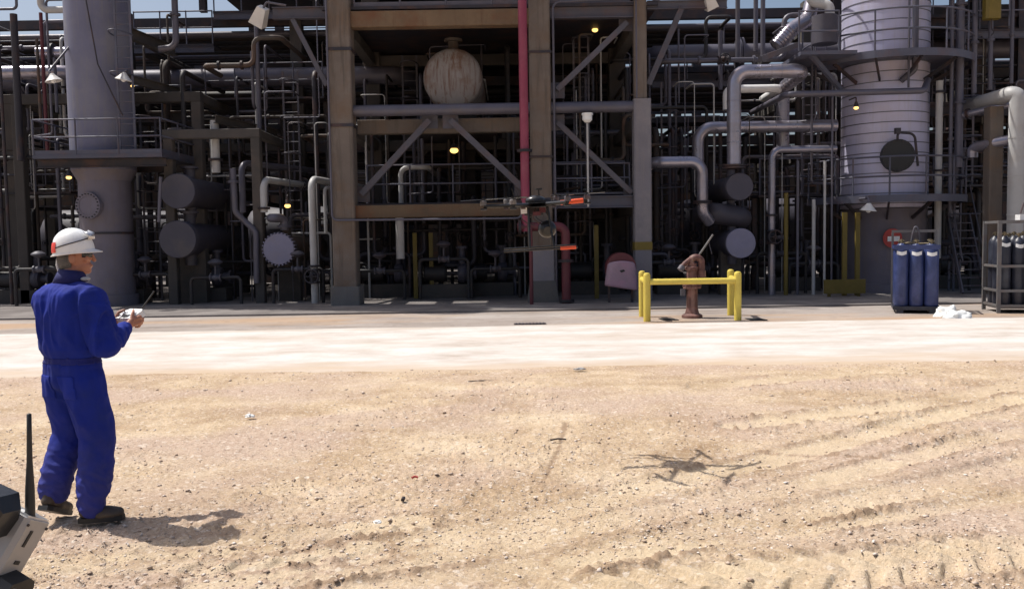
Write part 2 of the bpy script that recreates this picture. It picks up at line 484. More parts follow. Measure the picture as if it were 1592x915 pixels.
# ---------------------------------------------------------------- the dirt field: one sheet to the horizon
def vhash(ix, iy, seed):
    h = (ix.astype(np.int64) * 374761393 + iy.astype(np.int64) * 668265263 + seed * 982451653) & 0x7fffffff
    h = ((h ^ (h >> 13)) * 1274126177) & 0x7fffffff
    h = h ^ (h >> 16)
    return (h & 0xffff) / 65535.0
def vnoise(x, y, seed=0):
    ix, iy = np.floor(x), np.floor(y)
    fx, fy = x - ix, y - iy
    fx = fx * fx * (3 - 2 * fx); fy = fy * fy * (3 - 2 * fy)
    a = vhash(ix, iy, seed); b = vhash(ix + 1, iy, seed); c = vhash(ix, iy + 1, seed); d = vhash(ix + 1, iy + 1, seed)
    return (a * (1 - fx) + b * fx) * (1 - fy) + (c * (1 - fx) + d * fx) * fy - 0.5
def smooth(a, b, x):
    t = np.clip((x - a) / (b - a), 0, 1)
    return t * t * (3 - 2 * t)
TRACKS = [  # wheel tracks over the dirt: (points, width, depth, lugs)
    ([(330, 893), (780, 812), (1010, 752), (1300, 690), (1592, 612)], 0.34, 0.018, 0.0),
    ([(560, 915), (900, 862), (1200, 800), (1592, 722)], 0.36, 0.026, 0.3),
    ([(700, 940), (1000, 905), (1300, 880), (1592, 846)], 0.50, 0.028, 1.0),
    ([(880, 862), (1120, 838), (1330, 808), (1592, 768)], 0.16, 0.018, 0.0),
    ([(200, 850), (420, 838), (640, 806)], 0.34, 0.012, 0.6),
    ([(60, 872), (340, 866), (560, 850)], 0.34, 0.012, 0.6),
    ([(250, 925), (700, 852), (1010, 792), (1300, 738), (1592, 668)], 0.30, 0.015, 0.25),
    ([(880, 655), (866, 700), (848, 742)], 0.03, 0.010, 0.0),
    ([(1180, 700), (1290, 706), (1400, 712)], 0.03, 0.012, 0.0),
    ([(1100, 600), (1350, 575), (1592, 566)], 0.5, 0.02, 0.0),
    ([(1150, 660), (1400, 632), (1592, 592)], 0.4, 0.02, 0.0),
]
def dirt_height(X, Y, soil=False):
    tone = np.zeros(X.shape)
    h = 0.030 * vnoise(X * 0.6, Y * 0.6, 1) * 2 + 0.018 * vnoise(X * 1.9 + 3, Y * 1.9, 2)
    h += 0.009 * vnoise(X * 5.3, Y * 5.3, 3) + 0.008 * vnoise(X * 13, Y * 13, 4) + 0.008 * vnoise(X * 29, Y * 29, 5) + 0.006 * vnoise(X * 61, Y * 61, 6)
    rough = smooth(-0.1, 0.25, vnoise(X * 0.8 + 9, Y * 1.1, 7))
    clod = np.maximum(0, vnoise(X * 31, Y * 31, 8) - 0.12) * 0.05
    h += clod * (0.35 + rough)
    for pts, wd, dp, lug in TRACKS:
        P = [gnd(*p) for p in pts]
        best = np.full(X.shape, 9e9); side = np.zeros(X.shape); along = np.zeros(X.shape)
        s0 = 0.0
        for a, b in zip(P, P[1:]):
            dx, dy = b.x - a.x, b.y - a.y
            L = math.hypot(dx, dy); dx /= L; dy /= L
            t = np.clip((X - a.x) * dx + (Y - a.y) * dy, 0, L)
            ex, ey = X - a.x - t * dx, Y - a.y - t * dy
            d = np.hypot(ex, ey)
            k = d < best
            best = np.where(k, d, best); side = np.where(k, np.sign(dx * ey - dy * ex), side); along = np.where(k, s0 + t, along)
            s0 += L
        d = best + 0.03 * vnoise(X * 4, Y * 4, 11) * (1 if wd > 0.1 else 0)
        inside = 1 - smooth(wd * 0.42, wd * 0.55, d)
        bw = min(0.05, wd * 0.2 + 0.01)
        berm = np.exp(-((d - wd * 0.58) / bw) ** 2)
        rag = np.maximum(0, vnoise(X * 18, Y * 18, 13) + 0.15) * 1.3 + np.maximum(0, vnoise(X * 45, Y * 45, 14) + 0.05) * 1.8
        patchy = 0.35 + 0.65 * smooth(-0.25, 0.15, vnoise(X * 1.3 + 5, Y * 1.3, 15))
        h = h * (1 - 0.5 * inside) - dp * 0.8 * inside + dp * 0.9 * berm * patchy * rag * patchy
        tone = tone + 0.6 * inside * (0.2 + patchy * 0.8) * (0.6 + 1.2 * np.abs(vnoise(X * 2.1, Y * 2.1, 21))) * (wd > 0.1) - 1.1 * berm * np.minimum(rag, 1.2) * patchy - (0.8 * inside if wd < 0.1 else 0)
        if lug > 0:
            ph = (along + np.abs(d) * 0.75 + np.where(side > 0, 0.11, 0.0)) / 0.22 + 0.25 * vnoise(X * 3, Y * 3, 16)
            tri = np.abs((ph % 1.0) - 0.5) * 2
            h += inside * lug * 0.024 * (smooth(0.42, 0.62, tri) - 0.4) * (0.5 + patchy) * smooth(0.0, 0.06, d)
    return (h, tone) if soil else h
NX, NY = 640, 460
Y0g, Y1g = 1.9, 12.6
ys = 1.0 / np.linspace(1 / Y0g, 1 / Y1g, NY)
us = np.linspace(-1, 1, NX)
YY = np.repeat(ys[:, None], NX, 1)
XX = us[None, :] * (0.66 * YY + 1.1)
edge = smooth(1.0, 0.93, np.abs(us))[None, :] * (smooth(11.5, 10.6, YY)) * smooth(1.9, 2.2, YY)
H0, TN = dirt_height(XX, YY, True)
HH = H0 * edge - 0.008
nv = NX * NY
idx = np.arange(nv).reshape(NY, NX)
border = np.concatenate([idx[0, :], idx[1:, -1], idx[-1, -2::-1], idx[-2:0:-1, 0]])
gv = np.stack([XX.ravel(), YY.ravel(), HH.ravel()], 1)
bx_, by_ = gv[border, 0] - 0, gv[border, 1] - 7.0
rr_ = np.hypot(bx_, by_)
far = np.stack([bx_ / rr_ * 1500, 7.0 + by_ / rr_ * 1500, np.full(len(border), -0.008)], 1)
allv = np.concatenate([gv, far])
q1 = np.stack([idx[:-1, :-1], idx[:-1, 1:], idx[1:, 1:], idx[1:, :-1]], -1).reshape(-1, 4)
nb = len(border)
kk = np.arange(nb)
q2 = np.stack([border[kk], nv + kk, nv + (kk + 1) % nb, border[(kk + 1) % nb]], 1)
quads = np.concatenate([q1, q2]).astype(np.int32)
me = bpy.data.meshes.new('ground')
me.vertices.add(len(allv)); me.vertices.foreach_set('co', allv.astype(np.float32).ravel())
me.loops.add(len(quads) * 4); me.loops.foreach_set('vertex_index', quads.ravel())
me.polygons.add(len(quads)); me.polygons.foreach_set('loop_start', np.arange(0, len(quads) * 4, 4, dtype=np.int32))
me.polygons.foreach_set('use_smooth', np.ones(len(quads), dtype=bool))
me.update(); me.validate()
me.materials.append(MAT['dirt'])
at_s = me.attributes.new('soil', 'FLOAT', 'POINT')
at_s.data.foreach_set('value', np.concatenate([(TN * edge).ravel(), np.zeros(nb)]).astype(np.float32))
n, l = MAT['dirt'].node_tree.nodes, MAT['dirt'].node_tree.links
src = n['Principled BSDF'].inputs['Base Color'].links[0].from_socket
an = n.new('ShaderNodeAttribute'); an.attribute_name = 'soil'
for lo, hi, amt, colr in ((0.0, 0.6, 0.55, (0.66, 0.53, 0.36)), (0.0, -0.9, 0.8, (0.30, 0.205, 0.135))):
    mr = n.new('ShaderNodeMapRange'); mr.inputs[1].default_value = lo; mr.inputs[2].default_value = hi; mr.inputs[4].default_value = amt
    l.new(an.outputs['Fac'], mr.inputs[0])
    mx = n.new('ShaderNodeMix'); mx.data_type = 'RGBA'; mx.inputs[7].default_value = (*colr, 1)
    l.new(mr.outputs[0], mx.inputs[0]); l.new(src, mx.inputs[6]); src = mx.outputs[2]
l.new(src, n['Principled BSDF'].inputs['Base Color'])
go = bpy.data.objects.new('ground', me); COL.objects.link(go)
tag(go, 'tan sandy dirt field with gravel and wheel tracks', None, None, 'structure')

def sheet(name, mat_, label, xs, y0f, y1f, z, thick=0.0):
    vv, fs = [], []
    for x in xs:
        vv += [(x, y0f(x), z), (x, y1f(x), z)]
    n = len(xs)
    for i in range(n - 1):
        fs.append((2 * i, 2 * i + 2, 2 * i + 3, 2 * i + 1))
    m = MB(); m.add([Vector(p) for p in vv], fs)
    if thick:
            m.add([Vector((x, y0f(x), z)) for x in xs] + [Vector((x, y0f(x), z - thick)) for x in xs], [(i, i + 1, n + i + 1, n + i) for i in range(n - 1)])
    o = m.thing(name, mat_, label, None, None, 'structure')
    return o
xs_r = [-160, -60] + [x * 0.12 for x in range(-150, 151)] + [60, 160]
road_near = lambda x: 12.0 + 0.22 * noise.noise((x * 0.35, 0, 0)) + 0.10 * noise.noise((x * 1.7, 3, 0)) + 0.05 * noise.noise((x * 5, 9, 0))
far_edge = lambda x: 17.75 + 0.12 * noise.noise((x * 0.5, 5, 0)) + 0.05 * noise.noise((x * 3, 5, 0))
m = MB()
nr = len(xs_r)
rows_ = [[Vector((x, road_near(x), -0.0078)) for x in xs_r], [Vector((x, road_near(x) + 0.5, 0.002)) for x in xs_r], [Vector((x, 14.0, 0.008)) for x in xs_r], [Vector((x, far_edge(x), 0.008)) for x in xs_r]]
m.add(sum(rows_, []), [(r_ * nr + i, r_ * nr + i + 1, (r_ + 1) * nr + i + 1, (r_ + 1) * nr + i) for r_ in range(3) for i in range(nr - 1)], True)
m.thing('road', 'road_caliche', 'pale sunlit caliche road in front of the plant', None, None, 'structure')
sheet('pavement', 'apron_concrete', 'stained concrete apron between the road and the plant', xs_r, lambda x: 17.5, lambda x: 21.4, 0.004)
sheet('plant_floor', 'pad_concrete', 'concrete floor under the plant', [-70, 70], lambda x: 21.25, lambda x: 75.0, 0.045, 0.05)

# gravel lying on the dirt
rs = np.random.RandomState(5)
NG = 52000
gy = 1.0 / rs.uniform(1 / 2.6, 1 / 12.0, NG) ** 1.0
gx = rs.uniform(-1, 1, NG) * (0.64 * gy + 0.5)
dens = vnoise(gx * 0.8 + 9, gy * 1.1, 7) + 0.6 * vnoise(gx * 2.3, gy * 2.3, 31)
keep = dens + rs.uniform(-0.35, 0.35, NG) > -0.05
gx, gy = gx[keep], gy[keep]
gz = dirt_height(gx, gy) * smooth(11.5, 10.6, gy) - 0.008
gs = np.minimum(0.0028 + rs.exponential(0.0026, len(gx)), 0.020) * (0.75 + gy * 0.06)
base = np.array([(1, 0, 0), (0, 1, 0), (-1, 0, 0), (0, -1, 0), (0, 0, .75), (0, 0, -.6), (.62, .62, .3), (-.62, -.6, .35)], float)
base_f = np.array([(0, 6, 4), (6, 1, 4), (1, 2, 4), (2, 7, 4), (7, 3, 4), (3, 0, 4), (0, 1, 6), (2, 3, 7), (1, 0, 5), (2, 1, 5), (3, 2, 5), (0, 3, 5)])
vv, ff = [], []
ang = rs.uniform(0, 6.28, len(gx))
jit = rs.uniform(0.65, 1.3, (len(gx), 8, 1)) * rs.uniform(0.7, 1.3, (len(gx), 1, 3))
co, si = np.cos(ang)[:, None], np.sin(ang)[:, None]
bb = base[None] * jit * gs[:, None, None]
gv = np.stack([bb[..., 0] * co - bb[..., 1] * si + gx[:, None], bb[..., 0] * si + bb[..., 1] * co + gy[:, None], bb[..., 2] * 0.8 + (gz + gs * 0.25)[:, None]], -1).reshape(-1, 3)
gf = (base_f[None] + (np.arange(len(gx)) * 8)[:, None, None]).reshape(-1, 3).astype(np.int32)
me = bpy.data.meshes.new('gravel')
me.vertices.add(len(gv)); me.vertices.foreach_set('co', gv.astype(np.float32).ravel())
me.loops.add(len(gf) * 3); me.loops.foreach_set('vertex_index', gf.ravel())
me.polygons.add(len(gf)); me.polygons.foreach_set('loop_start', np.arange(0, len(gf) * 3, 3, dtype=np.int32))
me.update(); me.validate()
m = bpy.data.materials.new('gravel_stone'); m.use_nodes = True
n, l = m.node_tree.nodes, m.node_tree.links
gi = n.new('ShaderNodeNewGeometry'); rp = n.new('ShaderNodeValToRGB')
for _ in range(2): rp.color_ramp.elements.new(0.5)
for e, (p, c) in zip(rp.color_ramp.elements, [(0, (0.34, 0.245, 0.18)), (0.22, (0.48, 0.365, 0.27)), (0.65, (0.58, 0.47, 0.39)), (1.0, (0.78, 0.70, 0.63))]):
    e.position = p; e.color = (*c, 1)
l.new(gi.outputs['Random Per Island'], rp.inputs[0]); l.new(rp.outputs[0], n['Principled BSDF'].inputs['Base Color'])
n['Principled BSDF'].inputs['Roughness'].default_value = 0.9
MAT['gravel_stone'] = m
me.materials.append(m)
gr = bpy.data.objects.new('gravel', me); COL.objects.link(gr)
tag(gr, 'loose pebbles and gravel scattered over the dirt', 'gravel', None, 'stuff')

# ================================================================ THE PLANT
FZ = 0.045          # plant floor
YF = 24.0           # front row of columns
def wx(px, py, Y): return at(px, py, Y).x
def wz(px, py, Y): return at(px, py, Y).z

def bolts(parent, c, axis, rad, n, mat_='steel_dark', size=0.035):
    x, y, d = frame(axis)
    for k in range(n):
        a = 2 * math.pi * k / n
        p = Vector(c) + (x * math.cos(a) + y * math.sin(a)) * rad
        piece(('bolt', size), lambda m: m.lathe([(0, -size), (size * 0.7, -size), (size * 0.7, size), (0, size)], (0, 0, 0), (0, 1, 0), 6), 'bolt', mat_, parent, p, Vector((0, 1, 0)).rotation_difference(d).to_matrix())
def flange(parent, p, axis, r, mat_):
    r = round(r, 2)
    key = ('flange', r)
    t = max(0.03, r * 0.28)
    piece(key, lambda m: m.lathe([(0, -t), (r * 1.7, -t), (r * 1.7, -t * 0.15), (r * 1.2, -t * 0.15), (r * 1.2, t * 0.15), (r * 1.7, t * 0.15), (r * 1.7, t), (0, t)], (0, 0, 0), (0, 0, 1), 16), 'flange', mat_, parent, p, Vector((0, 0, 1)).rotation_difference(Vector(axis).normalized()).to_matrix())
def valve(parent, p, axis, r, mat_='steel_dark', side=(0, -1, 0)):
    p = Vector(p); d = Vector(axis).normalized()
    v = MB()
    v.lathe([(0, -r * 2), (r * 1.7, -r * 2), (r * 1.7, -r * 1.5), (r * 1.2, -r * 1.4), (r * 1.45, 0), (r * 1.2, r * 1.4), (r * 1.7, r * 1.5), (r * 1.7, r * 2), (0, r * 2)], p, d, 14)
    s = Vector(side)
    v.cyl(p, p + s * r * 3.4, r * 0.6, 10)
    b = v.part('valve', mat_, parent)
    wv = MB()
    x, y, _ = frame(s)
    c = p + s * r * 3.5
    wv.tube([c + (x * math.cos(a) + y * math.sin(a)) * r * 1.9 for a in [2 * math.pi * k / 14 for k in range(15)]], r * 0.22, 6, 0, False)
    wv.bar(c - x * r * 1.9, c + x * r * 1.9, r * 0.25, r * 0.25)
    wv.bar(c - y * r * 1.9, c + y * r * 1.9, r * 0.25, r * 0.25)
    wv.part('handwheel', mat_, b)
def pipe(label, pts, r, mat_='pipe_grey', fl=(), vl=(), group=None, name='process_pipe', n=14, bend=None, bands=0, seg=7):
    pts = [Vector(p) for p in pts]
    lo = min(pts, key=lambda p: p.z)
    simple = not fl and not vl and not bands
    m = MB().tube(pts, r, n, bend, True, seg)
    if simple:
        return m.thing(name, mat_, label, 'pipe', group)
    o = root(name, label, 'pipe', lo, group)
    m.part('pipe_run', mat_, o)
    for si, t in fl:
        a, b = pts[si], pts[si + 1]
        flange(o, a.lerp(b, t), b - a, r, 'steel_dark' if mat_ != 'pipe_grey' else mat_)
    for si, t in vl:
        a, b = pts[si], pts[si + 1]
        valve(o, a.lerp(b, t), b - a, r)
    if bands:
        for i in range(len(pts) - 1):
            a, b = pts[i], pts[i + 1]
            L = (b - a).length
            k = int((L - r * 5) / bands)
            for j in range(max(0, k)):
                p = a + (b - a).normalized() * (r * 3 + (j + 0.5) * bands)
                piece(('band', round(r, 2)), lambda m_: m_.lathe([(r, -0.02), (r * 1.0 + 0.009, -0.02), (r + 0.009, 0.02), (r, 0.02)], (0, 0, 0), (0, 0, 1), 16), 'jacket_band', mat_, o, p, Vector((0, 0, 1)).rotation_difference((b - a).normalized()).to_matrix())
    return o
def ladder(parent, p0, z1, width, ax=(1, 0, 0), mat_='steel_blue_grey', step=0.3, cage=False, back=(0, -1, 0)):
    p0 = Vector(p0); ax = Vector(ax)
    m = MB()
    for s in (-1, 1):
        a = p0 + ax * (s * width / 2)
        m.bar(a, Vector((a.x, a.y, z1)), 0.06, 0.03)
    lad = m.part('ladder', mat_, parent)
    k = int((z1 - p0.z) / step)
    for i in range(1, k):
        piece(('rung', round(width, 2)), lambda q: q.cyl((-width / 2, 0, 0), (width / 2, 0, 0), 0.016, 6), 'rung', mat_, lad, p0 + Vector((0, 0, i * step)), Vector((1, 0, 0)).rotation_difference(ax).to_matrix())
    if cage:
        b = Vector(back)
        for i in range(int((z1 - p0.z - 2.2) / 1.1) + 1):
            z = p0.z + 2.2 + i * 1.1
            c = Vector((p0.x, p0.y, z))
            pts = [c + ax * (width * 0.62 * math.cos(t)) + b * (0.72 * math.sin(t)) for t in [math.pi * j / 10 for j in range(11)]]
            MB().tube(pts, 0.02, 6, 0, True).part('cage_hoop', mat_, lad)
    return lad
def railing(parent, path, h=1.07, mat_='steel_blue_grey', post_step=1.3, mid=1, toe=False, r=0.024):
    path = [Vector(p) for p in path]
    for k in range(mid + 1):
        z = h * (k + 1) / (mid + 1)
        MB().tube([p + Vector((0, 0, z)) for p in path], r, 8, 0.0).part('rail', mat_, parent)
    for i, (a, b) in enumerate(zip(path, path[1:])):
        L = (b - a).length
        n = max(1, round(L / post_step))
        for j in range(n + (1 if i == len(path) - 2 else 0)):
            piece(('post', round(h, 2), r), lambda m: m.cyl((0, 0, 0), (0, 0, h + 0.02), r, 8), 'post', mat_, parent, a.lerp(b, j / n))
    if toe:
        m = MB()
        for a, b in zip(path, path[1:]):
            m.bar(a + Vector((0, 0, 0.06)), b + Vector((0, 0, 0.06)), 0.01, 0.12)
        m.part('toe_board', mat_, parent)

# ---------------------------------------------------------------- main open frame
cx = [wx(536, 300, YF), wx(841, 250, YF), wx(998, 300, YF)]
frm = root('process_structure', 'tall open process frame of fireproofed columns, rusty beams and diagonal braces', 'structure', (cx[0], YF, FZ))
zt = 12.9
zlev = [wz(650, 328, YF), wz(650, 197, YF + .6), wz(650, 31, YF)]
def column(px_x, Y, w_, z0, z1, mat_, name='column'):
    return MB().bar((px_x, Y, z0), (px_x, Y, z1), w_, w_, 0.03, (0, 1, 0)).part(name, mat_, frm)
c1 = column(cx[0], YF, 0.62, 0.55, zt, 'concrete_column')
for py in (80, 197):
    z = wz(533, py, YF)
    MB().bar((cx[0], YF, z - .04), (cx[0], YF, z + .04), 0.68, 0.68, 0, (0, 1, 0)).part('clamp', 'steel_dark', c1)
MB().bar((cx[0], YF, FZ), (cx[0], YF, 0.55), 0.78, 0.78, 0.03, (0, 1, 0)).part('plinth', 'concrete_grey', frm)
zl = wz(841, 388, YF)
c2 = column(cx[1], YF, 0.56, zl, zt, 'concrete_column')
MB().bar((cx[1], YF, 0.6), (cx[1], YF, zl), .64, .64, .03, (0, 1, 0)).part('column_casing', 'pale_column', frm)
for py in (84, 245):
    z = wz(841, py, YF)
    MB().bar((cx[1], YF, z - .03), (cx[1], YF, z + .03), 0.61, 0.61, 0, (0, 1, 0)).part('clamp', 'steel_dark', c2)
MB().prism([(-.42, -.42), (.42, -.42), (.42, .42), (-.42, .42)], (cx[1], YF, FZ), (cx[1], YF, 0.62), (0, 1, 0), [(-.34, -.34), (.34, -.34), (.34, .34), (-.34, .34)]).part('plinth', 'concrete_grey', frm)
zs = wz(998, 155, YF)
column(cx[2], YF, 0.46, FZ, zs, 'pale_column')
column(cx[2] - 0.03, YF, 0.33, zs, zt, 'concrete_column')
zb = wz(998, 382, YF)
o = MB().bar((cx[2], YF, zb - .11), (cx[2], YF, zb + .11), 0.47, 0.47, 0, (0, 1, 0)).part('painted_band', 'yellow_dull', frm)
o['label'] = 'yellow band painted round the pale column'
for Y, w_ in ((29.5, 0.55), (35.0, 0.55)):
    for x in cx:
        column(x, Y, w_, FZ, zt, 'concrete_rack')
def beam(p0, p1, w_, h_, mat_, name='beam', ib=False):
    m = MB()
    (m.ibeam(p0, p1, w_, h_, 0.025) if ib else m.bar(p0, p1, w_, h_, 0.015))
    return m.part(name, mat_, frm)
hw = 0.34
xa, xb, xc = cx
# front beams, butted between columns
beam((xa + .31, YF, zlev[0]), (xb - .28, YF, zlev[0]), 0.36, 0.34, 'rusty_beam')
beam((xa + .31, YF + .62, zlev[1]), (xb - .28, YF + .62, zlev[1]), 0.34, 0.38, 'concrete_column')
beam((xa + .31, YF, zlev[2]), (xb - .28, YF, zlev[2]), 0.38, 0.42, 'rusty_beam')
z = wz(920, 314, YF)
beam((xb + .28, YF, z), (xc - .23, YF, z), 0.22, 0.32, 'steel_blue_grey', 'beam', True)
z = wz(920, 17, YF)
beam((xb + .28, YF, z), (xc - .20, YF, z), 0.22, 0.40, 'steel_grey', 'beam', True)
zst = wz(680, 171, YF)
for a, b in ((xa + .31, xb - .28), (xb + .28, xc - .23)):
    m = MB().cyl((a, YF - .05, zst), (b, YF - .05, zst), 0.15, 18)
    m.part('strut_tube', 'pipe_grey', frm)
for Y0, Y1 in ((YF + .31, 29.22), (29.78, 34.72)):
    for x in cx:
        for z in zlev + [11.2]:
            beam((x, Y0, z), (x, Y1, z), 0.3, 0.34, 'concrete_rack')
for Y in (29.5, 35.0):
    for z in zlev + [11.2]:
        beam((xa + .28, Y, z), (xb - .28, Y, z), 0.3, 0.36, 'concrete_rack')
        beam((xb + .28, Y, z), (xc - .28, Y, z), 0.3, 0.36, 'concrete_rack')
for z in (11.2,):
    beam((xa + .31, YF, z), (xb - .28, YF, z), 0.3, 0.36, 'rusty_beam')
    beam((xb + .28, YF, z), (xc - .20, YF, z), 0.3, 0.36, 'rusty_beam')
# diagonal braces
def brace(q0, q1, Y, w_=0.16, mat_='steel_grey'):
    a, b = at(*q0, Y), at(*q1, Y)
    MB().ibeam(a, b, w_, w_, 0.02, (0, 1, 0)).part('brace', mat_, frm)
    for p in (a, b):
        MB().box(p + Vector((0, 0.10, 0)), (0.42, 0.02, 0.42)).part('gusset_plate', mat_, frm)
brace((562, 302), (668, 187), YF + .1)
brace((700, 187), (812, 292), YF + .1)
brace((866, 190), (982, 300), YF + .1, 0.14)
brace((866, 140), (975, 35), YF + .1, 0.14)
for q0, q1 in (((600, 300), (690, 205)), ((720, 205), (800, 300)), ((880, 200), (975, 290))):
    a, b = at(*q0, 29.5), at(*q1, 29.5)
    MB().bar(a, b, 0.14, 0.14, 0, (0, 1, 0)).part('brace', 'concrete_rack', frm)
# floors of the frame
for z, th in ((zlev[0] + .25, .06), (zlev[2] + .30, .08), (11.45, .08)):
    y0 = YF + 1.3 if z < 4 else YF - .12
    d = MB().box(((xa + xc) / 2, (y0 + 35.3) / 2, z), (xc - xa + .9, 35.3 - y0, th)).part('deck', 'steel_dark', frm)
    if z < 10:
        x0, x1 = (xa + .4, xc - .3)
        railing(d, [(x0, y0 + .05, z + th / 2), (x1, y0 + .05, z + th / 2)], mat_='steel_grey' if z > 4 else 'steel_blue_grey', toe=(z > 4))
# balcony between the right-hand columns
zd = wz(920, 300, YF)
d = MB().box(((xb + xc) / 2, YF + .75, zd), (xc - xb - .6, 1.1, .05)).part('deck', 'steel_blue_grey', frm)
railing(d, [(xb + .34, YF + .22, zd + .03), (xc - .3, YF + .22, zd + .03)], h=wz(920, 255, YF) - zd, post_step=.95)
# conduit up the front corner of the left column and along the lower beam
xk = wx(512, 200, YF - .4)
MB().tube([(xk, YF - .38, zt), (xk, YF - .38, wz(515, 343, YF)), (xb - .6, YF - .38, wz(790, 340, YF)), (xb - .45, YF - .38, wz(800, 325, YF))], 0.028, 8, .15).part('conduit', 'pipe_grey', frm)
MB().tube([(xb + .36, YF - .3, FZ), (xb + .36, YF - .3, wz(860, 8, YF)), (xc, YF - .3, wz(985, 2, YF))], 0.03, 8, .2).part('conduit', 'pipe_grey', frm)
MB().tube([(xc - .16, YF - .28, zs), (xc - .16, YF - .28, zt)], 0.022, 8).part('conduit', 'pipe_grey', frm)
# bracket arm with its strut on the left
zA = wz(465, 21, YF)
MB().ibeam((wx(424, 21, YF), YF, zA), (xa - .31, YF, zA), .2, .30, .02).part('bracket_arm', 'steel_grey', frm)
a, b = at(455, 30, YF), at(508, 133, YF)
MB().bar(a, b, .12, .12, 0, (0, 1, 0)).part('brace', 'steel_grey', frm)
a, b = at(1008, 132, YF), at(1060, 12, YF)
MB().bar(a, b, .15, .12, 0, (0, 1, 0)).part('brace', 'steel_grey', frm)
MB().ibeam((xc + .17, YF, wz(1060, 8, YF)), (wx(1130, 8, YF), YF, wz(1060, 8, YF)), .16, .22, .02).part('bracket_arm', 'steel_grey', frm)

# ---------------------------------------------------------------- drum end in the frame
c = at(703, 119, YF + 1.0)
r = 46 * mpp(YF + 1)
dr = root('horizontal_drum', 'rust-streaked white drum with domed end high inside the frame', 'vessel', (c.x, c.y, zlev[1] + .2))
prof = [(0, -.28)] + [(r * math.sin(t), -.28 * math.cos(t)) for t in [math.pi / 2 * k / 8 for k in range(1, 9)]] + [(r, 4.5), (0, 4.7)]
MB().slathe(prof, (c.x, c.y + .28, c.z), (0, 1, 0), 32).part('shell', 'rusty_white', dr)
MB().cyl((c.x, c.y + .8, c.z + r - .05), (c.x, c.y + .8, c.z + r + .35), .15, 12).cyl((c.x, c.y + .8, c.z + r + .28), (c.x, c.y + .8, c.z + r + .36), .26, 14).part('nozzle', 'pipe_brown', dr)
for dy in (1.2, 3.6):
    MB().box((c.x, c.y + dy, (zlev[1] + .2 + c.z - r * .5) / 2), (1.2, .25, c.z - r * .5 - zlev[1] - .2)).part('saddle', 'concrete_rack', dr)
MB().box((c.x, YF + 3.2, zlev[1] + .12), (2.4, 5.0, .14)).part('deck', 'steel_dark', frm)

# ---------------------------------------------------------------- pink fire-water riser
px_ = wx(815, 200, YF - .75)
rz = FZ
x2 = wx(880, 420, YF - .75)
zc = wz(850, 352, YF - .75)
pipe('tall pink vertical pipe in front of the middle column', [(px_, YF - .75, 12.4), (px_, YF - .75, zc - .12)], 0.115, 'pink_paint', fl=((0, .80),), name='fire_water_riser')
pipe('maroon crosswise pipe at the foot of the pink riser dropping to the floor', [(px_ - .22, YF - .75, zc), (x2, YF - .75, zc), (x2, YF - .75, FZ)], 0.118, 'maroon_paint', fl=((0, .05), (1, .45), (1, .97)), name='fire_water_standpipe', bend=.22)
pipe('short maroon pipe beside the middle column base', [(px_ + .12, YF - .98, zc - .02), (px_ + .12, YF - .98, FZ)], 0.05, 'maroon_paint', name='drain_pipe')

# ---------------------------------------------------------------- left grey tower
YT = 25.6
tc_ = at(157, 150, YT)
rT = 47 * mpp(YT)
lt = root('left_process_tower', 'plain grey cylindrical tower with ladder and bolted manhole behind the worker', 'tower', (tc_.x, YT, FZ))
lt.name = 'process_tower'
zp = wz(150, 243, YT - 1.2)
MB().lathe([(rT, zp - .3), (rT, 19), (0, 19.4)], (tc_.x, YT, 0), (0, 0, 1), 40).part('shell', 'vessel_concrete', lt)
rs_ = 38 * mpp(YT)
MB().lathe([(rs_ * 1.12, FZ), (rs_ * 1.12, .35), (rs_, .35), (rs_, zp - .6), (rT, zp - .3)], (tc_.x, YT, 0), (0, 0, 1), 40).part('skirt', 'skirt_concrete', lt)
zr = wz(165, 362, YT - rs_)
MB().lathe([(rs_ + .002, -.03), (rs_ + .03, -.03), (rs_ + .03, .03), (rs_ + .002, .03)], (tc_.x, YT, zr), (0, 0, 1), 40).part('skirt_ring', 'steel_dark', lt)
# manhole
mh = at(140, 320, YT - rs_)
mv = Vector((mh.x - tc_.x, -(rs_ ** 2 - min(rs_ * .8, abs(mh.x - tc_.x)) ** 2) ** .5, 0)).normalized()
mc = Vector((tc_.x, YT, mh.z)) + mv * (rs_ + .02)
mp_ = MB().lathe([(0, -.3), (.36, -.3), (.36, .04), (.38, .04), (.38, .10), (.27, .10), (.27, .08), (0, .08)], mc, mv, 28).part('manhole', 'skirt_concrete', lt)
bolts(mp_, mc + mv * .11, mv, .33, 22, 'black_rubber', .026)
# platform round it
x0, x1 = wx(50, 243, YT - 1.3), wx(252, 243, YT - 1.3)
pf = MB().box(((x0 + x1) / 2, YT, zp), (x1 - x0, 2.6, .10)).part('platform', 'steel_blue_grey', lt)
railing(pf, [(x0, YT + 1.2, zp + .05), (x0 + .03, YT - 1.27, zp + .05), (x1 - .03, YT - 1.27, zp + .05), (x1, YT + 1.2, zp + .05)], h=.95, toe=True)
for s in (-.6, .6):
    MB().ibeam((x0, YT + s * 1.7, zp - .17), (x1, YT + s * 1.7, zp - .17), .14, .22, .02).part('bracket', 'steel_dark', pf)
lx = wx(190, 120, YT - rT - .2)
ladder(lt, (lx, YT - rT * .75 - .25, zp), 17, .42, cage=True)
MB().tube([(wx(128, 0, YT - rT) - .25, YT - rT - .12, 11.3), at(152, 100, YT - rT - .12), (lx - .1, YT - rT - .05, wz(195, 180, YT - rT))], .02, 6, 0).part('cable', 'steel_dark', lt)

